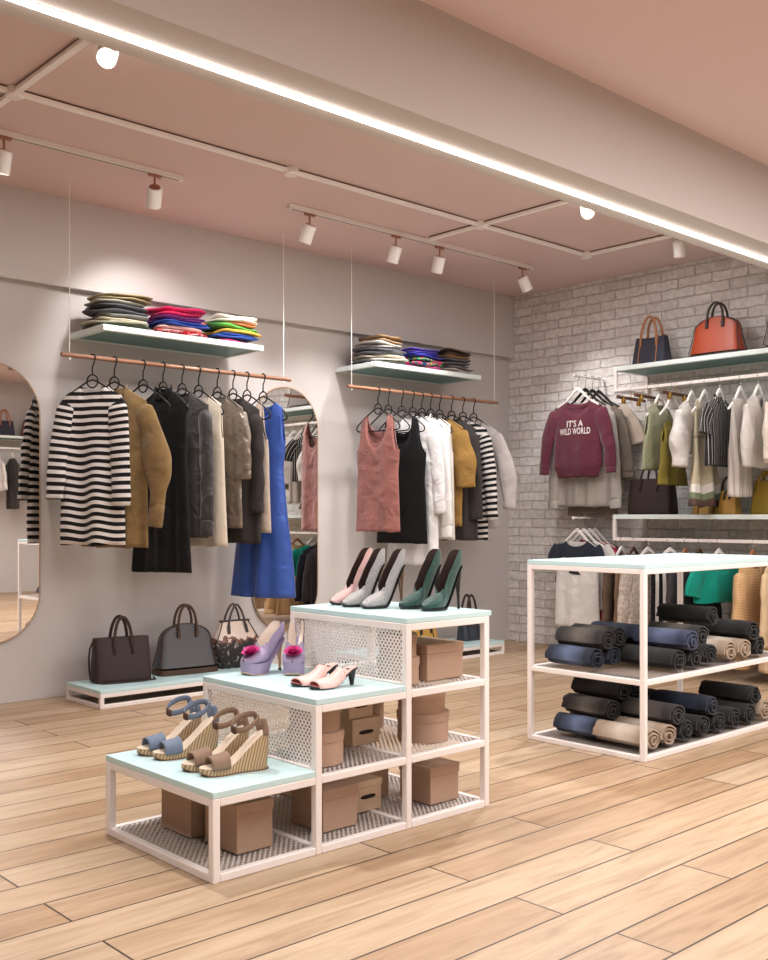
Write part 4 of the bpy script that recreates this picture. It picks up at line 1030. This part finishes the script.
def g2(i, *a, **k): return garment(a[0], a[1], a[2], (BZY[i][0], 5.58, 2.021), R(BZY[i][1]), *a[3:], group=G2, seed=i * 3 + 40, **k)
TK = dict(nw=.098, nd=.215, nb=.13, so=.142, armd=.25)
g2(0, 'pink_tank', 'dusty pink suede tank top, first on the right rail', 'tank top', pinks, -1.035, Ws=.192, hw=((0, 1), (.32, 1.06), (.5, .98), (1, 1.06)), folds=(.006, 22), **TK)
g2(1, 'black_tank', 'plain black tank top, second on the right rail', 'tank top', blackj, -1.125, Ws=.21, hw=((0, 1), (.32, 1.04), (.5, .98), (1, 1.1)), folds=(.003, 20), **TK)
g2(2, 'white_voile_blouse', 'long white voile blouse hanging lowest on the right rail', 'blouse', white1, -1.285, Ws=.22, nw=.09, nd=.05, hw=((0, 1), (1, 1.15)), sleeve=dict(len=.66, out=.05, r0=.075, r1=.05), folds=(.010, 30))
g2(3, 'white_shirt', 'white cotton long-sleeved shirt with cuffs, beside the long voile blouse', 'shirt', white2, -1.08, Ws=.215, nw=.08, hw=((0, 1), (1, 1.08)), sleeve=dict(len=.76, out=.03, r0=.075, r1=.05, cuff=.09), collar=(.035, None))
g2(4, 'ivory_tunic', 'ivory sleeveless top with cut-away armholes, middle of the right rail', 'top', white3, -1.10, Ws=.205, nw=.085, so=.185, armd=.22, hw=((0, 1), (1, 1.16)), folds=(.006, 22))
g2(5, 'mustard_tee', 'mustard draped short-sleeved jersey top on the right rail', 'top', must2, -1.0, Ws=.215, nw=.09, nd=.10, hw=((0, 1), (1, .95)), sleeve=dict(len=.46, out=.04, r0=.09, r1=.085, puff=.02), folds=(.014, 26))
g2(6, 'grey_coat', 'dark grey long-sleeved coat between the mustard top and second striped sweater', 'coat', dgrey, -1.11, Ws=.22, nw=.08, vneck=True, nd=.15, hw=((0, 1), (1, 1.08)), sleeve=dict(len=.70, out=.02, r0=.072, r1=.056), collar=(.03, None))
g2(7, 'striped_sweater', 'black and white striped sweater near the right end of the right rail', 'sweater', striped2, -1.11, Ws=.225, nw=.085, hw=((0, 1), (1, 1.05)), sleeve=dict(len=.70, out=.06, r0=.07, r1=.048), folds=(.005, 22))
g2(8, 'grey_knit', 'pale grey knitted sweater, last on the right rail by the brick wall', 'sweater', lgrey, -1.02, Ws=.22, nw=.085, hw=((0, 1), (1, 1.05)), sleeve=dict(len=.62, out=.12, r0=.078, r1=.052, bow=1.2, puff=.015), folds=(.006, 22))

# face-out rods on the brick wall
maroon = F('maroon_fleece', (100, 44, 60), wr=.3, var=.14, vs=18, sheen=.3); greys = F('stone_grey_crepe', (178, 172, 166), wr=.35); taupe = F('taupe_linen', (126, 114, 104), wr=.4); sand = F('sand_jersey', (196, 180, 166), wr=.3)
RO = (6.64, 6.735, 6.83, 6.915); ry0, rz0 = 4.95, 2.205
HK = dict(A=.080, S=.45); GK = dict(A=.138, S=.45)
for x, l, m, g in ((RO[0], 'white wooden hanger holding the maroon sweatshirt', WHITEP, 'white wooden hangers'), (RO[1], 'black hanger holding the long grey shirt behind the sweatshirt', BLACK, 'black flat hangers'), (RO[2], 'black hanger holding the taupe shirt on the upper face-out rod', BLACK, 'black flat hangers'), (RO[3], 'black hanger nearest the brick wall holding the sand tee', BLACK, 'black flat hangers')):
    flat_hanger((x, ry0, rz0), R(-90), l, m=m, group=g, **HK)
def face(i, *a, **k): return garment(a[0], a[1], a[2], (RO[i], ry0, rz0), R(-90), *a[3:], group='clothes on the upper face-out rod', seed=i*3 + 70, **{**GK, **k})
sw, swpt = face(0, 'maroon_sweatshirt', 'maroon sweatshirt with white slogan on the brick wall', 'sweatshirt', maroon, -.80, Ws=.235, nw=.115, nd=.075, nb=.045, hw=((0, 1), (.35, .92), (.86, .98), (.93, .86), (1, .82)), D=((0, .018), (.3, .04), (.86, .05), (1, .034)), folds=(.006, 24), sleeve=dict(len=.49, out=.085, r0=.085, r1=.042, bow=.9, cuff=.045), collar=(.022, None))
face(1, 'grey_long_shirt', 'long stone grey shirt hanging directly behind the maroon sweatshirt', 'shirt', greys, -1.03, Ws=.245, nw=.10, hw=((0, 1), (1, 1.08)), sleeve=dict(len=.74, out=.055, r0=.075, r1=.048, cuff=.07), folds=(.012, 34))
face(2, 'taupe_shirt', 'taupe shirt with rolled sleeves, third on the upper face-out rod', 'shirt', taupe, -1.10, Ws=.24, nw=.10, hw=((0, 1), (1, 1.0)), sleeve=dict(len=.52, out=.09, r0=.08, r1=.07, cuff=.05), folds=(.010, 30))
face(3, 'sand_tee', 'sand short-sleeved tee nearest the brick wall on the upper rod', 'tee', sand, -.95, Ws=.24, nw=.10, sleeve=dict(len=.30, out=.14, r0=.085, r1=.075), D=((0, .012), (1, .02)), folds=(.004, 24))
tx = []
for s, zc_, sz in (("IT'S A", -.402, .062), ('WILD WORLD', -.462, .062)):
    cu = bpy.data.curves.new('slogan', 'FONT'); cu.body = s; cu.size = sz; cu.align_x = 'CENTER'; cu.space_character = 1.05; cu.offset = .0012; cu.resolution_u = 3
    to = bpy.data.objects.new('slogan_tmp', cu); col.objects.link(to); bpy.context.view_layer.update()
    me = bpy.data.meshes.new_from_object(to.evaluated_get(bpy.context.evaluated_depsgraph_get()))
    bpy.data.objects.remove(to)
    tx.append((me, zc_, 1.0 if len(s) < 8 else .70))
mb = MB()
for me, zc_, kx in tx:
    vs = []
    for v in me.vertices:
        x, z = v.co.x * kx, v.co.y * 1.12 + zc_
        u = clamp(x / .22, -.9, .9); L_ = 1
        lo, hi = 0., 1.
        for _ in range(24):
            t_ = (lo + hi) / 2
            if swpt(u, t_, -1, .075)[2] > z: lo = t_
            else: hi = t_
        # refine u so that the surface x matches
        for _ in range(6):
            px = swpt(u, lo, -1, .075)[0]; u += (x - px) / .235
        vs.append((x, swpt(u, lo, -1, .075)[1] - .0045, z))
    mb.add(vs, [tuple(p.vertices) for p in me.polygons])
mb.build('printed_slogan', simple('white_print', (240, 232, 230), .7), sw, sm=False)['label'] = 'white printed slogan in capital letters'

RL = (6.635, 6.72, 6.80, 6.87, 6.935); ry1, rz1 = 4.955, 1.083
wtee = F('white_tee_jersey', (234, 230, 226), wr=.3); navyj = F('navy_jersey', (44, 48, 60), wr=.25); redp = F('raspberry_knit', (170, 44, 74), wr=.3); brn = F('brown_boucle', (104, 84, 68), wr=.5, var=.35, vs=60)
HK2 = dict(A=.075, S=.45); GK2 = dict(A=.125, S=.45)
for x, l, g in ((RL[0], 'white wooden hanger holding the navy and white tee', 0), (RL[1], 'white wooden hanger holding the plain white tee dress', 0), (RL[2], 'white hanger holding the raspberry knit', 0), (RL[3], 'white hanger nearest the wall on the lower face-out rod', 0)):
    flat_hanger((x, ry1, rz1), R(-90), l, **HK2)
def low(i, *a, **k): return garment(a[0], a[1], a[2], (RL[i], ry1, rz1), R(-90), *a[3:], group='clothes on the lower face-out rod', seed=i*3 + 90, **{**GK2, **k})
tt, ttpt = low(0, 'navy_white_tee', 'long white tee with navy shoulders and small navy mark on chest', 'tee', wtee, -.86, Ws=.205, nw=.10, nd=.055, nb=.02, hw=((0, 1), (.3, .96), (1, 1.06)), sleeve=dict(len=.14, out=.015, r0=.06, r1=.06), smat=navyj, folds=(.006, 24))
def yoke(side, dep):
    def f(u, v):
        uu = -.985 + 1.97 * u; p = swp(uu, v * .23 * (1 - .25 * abs(uu)), side, dep); return (p[0] * 1.004, p[1] + side * .003, p[2] + .001)
    swp = ttpt
    return f
MB().grid(yoke(-1, .055), 60, 10).grid(yoke(1, .02), 60, 10).build('navy_yoke', navyj, tt, angle=180, solid=.001)['label'] = 'navy shoulder panel'
def mk_(u, v):
    x = lerp(-.05, .075, u); z = -.425 + .02*sin(u*3.1) - .03 * u + (v - .5) * .05 * sin(pi * min(1, u + .1)); p = ttpt(x / .20, clamp((-.135 - z) / .73), -1, .055); return (x, p[1] - .004, z)
MB().grid(mk_, 12, 3).build('navy_print', navyj, tt, angle=180)
low(1, 'white_tee_dress', 'plain white tee just behind the navy-shouldered one', 'tee', F('white_tee2', (226, 220, 216), wr=.3), -.72, Ws=.225, nw=.10, sleeve=dict(len=.20, out=.07, r0=.08, r1=.07))
low(2, 'raspberry_knit', 'raspberry red knit mostly hidden behind the white tees', 'knitwear', redp, -.86, Ws=.225, nw=.09, sleeve=dict(len=.3, out=.04, r0=.075, r1=.06), folds=(.005, 24))
low(3, 'brown_boucle_coat', 'brown speckled coat nearest the wall on the lower face-out rod', 'coat', brn, -.88, Ws=.225, nw=.09, sleeve=dict(len=.55, out=.07, r0=.08, r1=.06), D=((0, .012), (1, .022)), folds=(.004, 20))

# upper wall rack
HW = dict(A=.052, S=.5); HG = dict(A=.085, S=.5); ux, uz = 6.562, 2.046
G3 = 'clothes on the upper wall rack'
for y, l in ((4.405, 'empty dark wooden clip hanger with brass clips at the rack end'), (4.255, 'dark wooden clip hanger just left of the sage top'), (4.02, 'dark wooden clip hanger behind the white lace blouse')):
    clip_hanger((ux, y, uz), R(4), l)
UP = [(4.165, 'sage sleeveless top'), (4.055, 'yellow top'), (3.900, 'white lace blouse'), (3.800, 'banded beige dress'), (3.685, 'pinstripe shirt'), (3.530, 'pleated pale trousers'), (3.400, 'sheer white blouse'), (3.25, 'ivory blouse beyond the picture edge'), (3.05, 'sage blouse beyond the picture edge')]
for y, l in UP: flat_hanger((ux, y, uz), R(6), 'white wooden hanger holding the ' + l, **HW)
def up(i, *a, **k): return garment(a[0], a[1], a[2], (ux, UP[i][0], uz), R(6), *a[3:], group=G3, seed=i*3 + 120, **{**HG, **k})
sage = F('sage_linen', (152, 152, 126), wr=.35); yel = F('chartreuse_linen', (134, 120, 54), wr=.4); lace = F('white_lace', (222, 217, 213), wr=.6, var=.1, vs=40); pin = F('black_pinstripe', (44, 44, 46), stripe=((196, 194, 190), .022, 'u', .16), wr=.3); plt_ = F('pale_pleated', (214, 206, 200), stripe=((186, 176, 170), .022, 'u', .3), wr=.3); shw = F('sheer_white', (212, 206, 202), wr=.7, rough=.6)
up(0, 'sage_tunic', 'sage green sleeveless linen top, first garment on the upper wall rack', 'top', sage, -.615, Ws=.20, nw=.07, so=.17, armd=.2, hw=((0, 1), (1, 1.2)), folds=(.012, 26))
up(1, 'yellow_tunic', 'mustard yellow wide linen top hanging low beside the sage top', 'top', yel, -.725, A=.20, S=.75, Ws=.17, nw=.07, so=.13, armd=.12, hw=((0, 1), (1, 1.35)), folds=(.014, 26))
up(2, 'lace_blouse', 'white lace blouse with puffed sleeves on the upper wall rack', 'blouse', lace, -.50, Ws=.20, nw=.08, sleeve=dict(len=.42, out=.03, r0=.07, r1=.07, puff=.035, d0=.04, d1=.05), folds=(.012, 30))
up(3, 'banded_dress', 'beige dress with white, green and brown bands at its hem', 'dress', mat_dress_bands(), -.88, A=.075, Ws=.155, nw=.10, nd=.10, nb=.06, hw=((0, 1), (.35, .85), (.5, 1.0), (1, 1.45)), folds=(.020, 30), D=((0, .02), (.4, .03), (1, .05)), waist=(-.405, -.385, F('sand_belt', (170, 156, 128))))
up(4, 'pinstripe_shirt', 'black pinstripe short-sleeved shirt on the upper wall rack', 'shirt', pin, -.60, Ws=.215, nw=.07, hw=((0, 1), (1, 1.08)), sleeve=dict(len=.20, out=.06, r0=.075, r1=.075), collar=(.035, None), folds=(.008, 24))
up(5, 'pleated_trousers', 'pale pleated garment hanging long beside the pinstripe shirt', 'trousers', plt_, -.815, A=.14, S=.06, Ws=.135, nw=.05, nd=.005, nb=.004, hw=((0, 1), (1, 1.25)), folds=(.016, 60))
up(6, 'sheer_blouse', 'sheer white gathered blouse at the right picture edge, upper rack', 'blouse', shw, -.62, Ws=.20, nw=.07, sleeve=dict(len=.44, out=.03, r0=.07, r1=.065, puff=.025), folds=(.015, 30), vneck=True, nd=.12)
up(7, 'ivory_blouse', 'ivory gathered blouse past the sheer blouse on the upper wall rack', 'blouse', F('ivory_voile', (226, 214, 202), wr=.6), -.60, Ws=.20, nw=.08, sleeve=dict(len=.40, out=.03, r0=.07, r1=.06, puff=.02), folds=(.013, 30))
up(8, 'sage_blouse', 'sage blouse farthest along the upper wall rack, seen in the mirror', 'blouse', sage, -.66, Ws=.20, nw=.08, sleeve=dict(len=.3, out=.03, r0=.07, r1=.06), folds=(.012, 30))

# lower wall rack
lx, lz = 6.562, .924; HL2 = dict(A=.046, S=.42); HG2 = dict(A=.078, S=.42)
LO_ = [(4.49, 'brown cardigan', 0), (4.385, 'tan jacket', 1), (4.26, 'dotted beige coat', 0), (4.075, 'striped trousers', 0), (3.95, 'charcoal dress', 2), (3.84, 'navy coat', 1), (3.690, 'teal sweater', 0), (3.44, 'honey knit cardigan', 2), (3.26, 'beige knit dress', 2), (3.02, 'teal blouse by the mirror line', 0), (2.86, 'oat coat by the mirror line', 2)]
WOODL = mat_wood('light_wood_hanger', (150, 96, 62), (190, 132, 92))
LRZ = {2: -14, 3: -30, 6: -8}
for i_, (y, l, k) in enumerate(LO_):
    flat_hanger((lx, y, lz), R(LRZ.get(i_, 5)), ('white', 'dark walnut', 'light wooden')[k] + ' hanger holding the ' + l + ', lower wall rack', m=(WHITEP, WALNUT, WOODL)[k], group='hangers on the lower wall rack', **HL2)
def lw(i, *a, **k): return garment(a[0], a[1], a[2], (lx, LO_[i][0], lz), R(LRZ.get(i, 5)), *a[3:], group='clothes on the lower wall rack', seed=i*3 + 160, **{**HG2, **k})
SL = dict(len=.50, out=.03, r0=.07, r1=.052)
lw(0, 'brown_cardigan', 'brown knitted cardigan, first on the lower wall rack', 'cardigan', F('brown_knit', (92, 74, 60), wr=.5, var=.3, vs=50), -.66, sleeve=SL)
lw(1, 'tan_jacket', 'dark tan jacket second on the lower wall rack', 'jacket', F('tan_wool', (116, 90, 70), wr=.4), -.70, sleeve=SL, collar=(.03, None))
lw(2, 'dotted_coat', 'pale beige dotted coat behind the jeans table', 'coat', mat_checker('dotted_wool', (140, 124, 112), (206, 192, 180), 42), -.76, Ws=.225, hw=((0, 1), (1, 1.2)), sleeve=SL, folds=(.012, 26))
lw(3, 'striped_trousers', 'black and white vertically striped garment behind the jeans table', 'trousers', F('bold_stripe', (226, 222, 218), stripe=((26, 26, 28), .05, 'u', .5), wr=.2), -.74, A=.10, S=.08, Ws=.15, nw=.05, nd=.005, nb=.004, folds=(.010, 40))
lw(4, 'charcoal_dress', 'charcoal ribbed dress next to the striped garment, lower rack', 'dress', F('charcoal_rib', (70, 66, 70), stripe=((54, 50, 54), .012, 'u', .5), wr=.3), -.78, sleeve=SL)
lw(5, 'navy_coat', 'dark navy coat left of the teal sweater', 'coat', F('dark_navy_wool', (38, 38, 48), wr=.3), -.78, Ws=.225, sleeve=SL)
lw(6, 'teal_sweater', 'bright teal short sweater on the lower wall rack', 'sweater', F('teal_knit', (16, 142, 124), wr=.35), -.42, Ws=.225, hw=((0, 1), (1, 1.15)), sleeve=dict(len=.20, out=.08, r0=.08, r1=.075), D=((0, .03), (1, .05)), folds=(.010, 20))
lw(7, 'honey_cardigan', 'long honey-coloured knit cardigan on the lower wall rack', 'cardigan', F('honey_knit', (208, 172, 128), wr=.4, stripe=((190, 150, 106), .018, 'v', .4)), -.84, Ws=.225, hw=((0, 1), (1, 1.15)), sleeve=dict(len=.60, out=.05, r0=.08, r1=.06, d0=.045), D=((0, .03), (1, .05)), folds=(.012, 26))
lw(8, 'beige_knit_dress', 'beige knit dress at the right picture edge, lower wall rack', 'dress', F('beige_knit', (214, 186, 150), wr=.4), -.84, Ws=.225, hw=((0, 1), (1, 1.15)), sleeve=SL, D=((0, .03), (1, .05)))
lw(9, 'teal_blouse', 'teal blouse on the lower rack reflected in the right mirror', 'blouse', F('teal_knit', (16, 142, 124)), -.45, sleeve=dict(len=.25, out=.05, r0=.075, r1=.065))
lw(10, 'oat_coat', 'oat coat on the lower rack reflected in the right mirror', 'coat', F('oat_wool', (196, 170, 140), wr=.4), -.82, sleeve=SL)
# ------------------------------------------------------------------ what the left mirror sees on the opposite wall
t = thing('wall_rack', 'white wall rack with two bags on the far front wall, seen in the left mirror', 'wall rack', (4.6, FY, 2.048)); D_ = .44
shelf_board(t, 0, 2.3, 0, D_, .178, .034, .024)
for x in (0, 2.276):
    bar('rail', x, x + .024, 0, D_, -.012, .012, WHITE, t)
    for y in (0, D_ - .024): bar('post', x, x + .024, y, y + .024, .012, .144, WHITE, t, .001)
bar('hanging_bar', .024, 2.276, D_ - .024, D_, -.012, .012, WHITE, t)
tote('navy tote with tan handles on the front-wall rack, seen in the left mirror', (5.92, FY + .22, 2.2275), R(180), .29, .235, .375, LN, LTAN, d=.075, top=.86, hw_=.068, flat=.9, sag=.03)
dome_bag('orange dome handbag on the front-wall rack, seen in the left mirror', (6.38, FY + .22, 2.2275), R(180), .41, .30, .402, LO, LDK)
for i, (x, m, nm, lab, hem) in enumerate(((5.75, shw, 'white_blouse', 'white blouse on the front-wall rack', -.6), (5.95, coat, 'dark_coat', 'dark coat on the front-wall rack', -.85), (6.15, sage, 'sage_shirt', 'sage shirt on the front-wall rack', -.66), (6.38, F('honey_knit', (208, 172, 128)), 'honey_knit', 'honey knit on the front-wall rack', -.95))):
    flat_hanger((x, FY + D_ - .012, 2.046), R(95), 'white hanger on the front-wall rack holding the ' + nm.replace('_', ' '), **HW)
    garment(nm, lab, nm.split('_')[1], (x, FY + D_ - .012, 2.046), R(95), m, hem, seed=200 + i, sleeve=dict(len=.4, out=.04, r0=.07, r1=.055), group='clothes on the front-wall rack', **HG)

# ------------------------------------------------------------------ light
def area(name, loc, aim, sx, sy, power, c=(1, .98, .97)):
    l = bpy.data.lights.new(name, 'AREA'); l.shape = 'RECTANGLE'; l.size = sx; l.size_y = sy; l.energy = power; l.color = c
    o = bpy.data.objects.new(name, l); col.objects.link(o); o.location = loc
    o.rotation_euler = (Vector(aim) - Vector(loc)).to_track_quat('-Z', 'Y').to_euler(); return o
area('ceiling_fill_light', (1.2, .3, 2.98), (1.2, .3, 0), 3.2, 2.2, AP[0])  # these area lights are added fill, no fixtures on the ceiling
area('ceiling_fill_light', (4.8, .6, 2.98), (4.8, .6, 0), 3.2, 2.2, AP[1])
area('ceiling_fill_light', (4.0, 4.1, 3.0), (4.0, 4.1, 0), 4.0, .6, AP[2])
spot_light('key_spot', None, (-.3, 2.2, 2.9), (2.6, 3.0, .3), AP[4], R(50), .5, .06)  # both key spots are added for stand and table, without fixtures
spot_light('key_spot', None, (2.6, .9, 2.9), (4.3, 3.0, .3), AP[5], R(55), .5, .06)

w = bpy.data.worlds.new('world'); sc.world = w; w.use_nodes = True
w.node_tree.nodes['Background'].inputs[0].default_value = (1, .95, .9, 1); w.node_tree.nodes['Background'].inputs[1].default_value = .3

cam = bpy.data.cameras.new('camera'); co = bpy.data.objects.new('camera', cam); col.objects.link(co)
cam.sensor_fit = 'AUTO'; cam.sensor_width = 36; cam.lens = 1030.035 * 36 / 960; cam.shift_y = 35.94 / 960; cam.clip_start = .05
co.location = (0, 0, 1.1); co.rotation_euler = (R(90), 0, R(47.366 - 90)); sc.camera = co
sc.view_settings.view_transform = 'Standard'; sc.view_settings.look = 'None'; sc.view_settings.gamma = 1; sc.view_settings.use_curve_mapping = False
sc.view_settings.exposure = EXPO
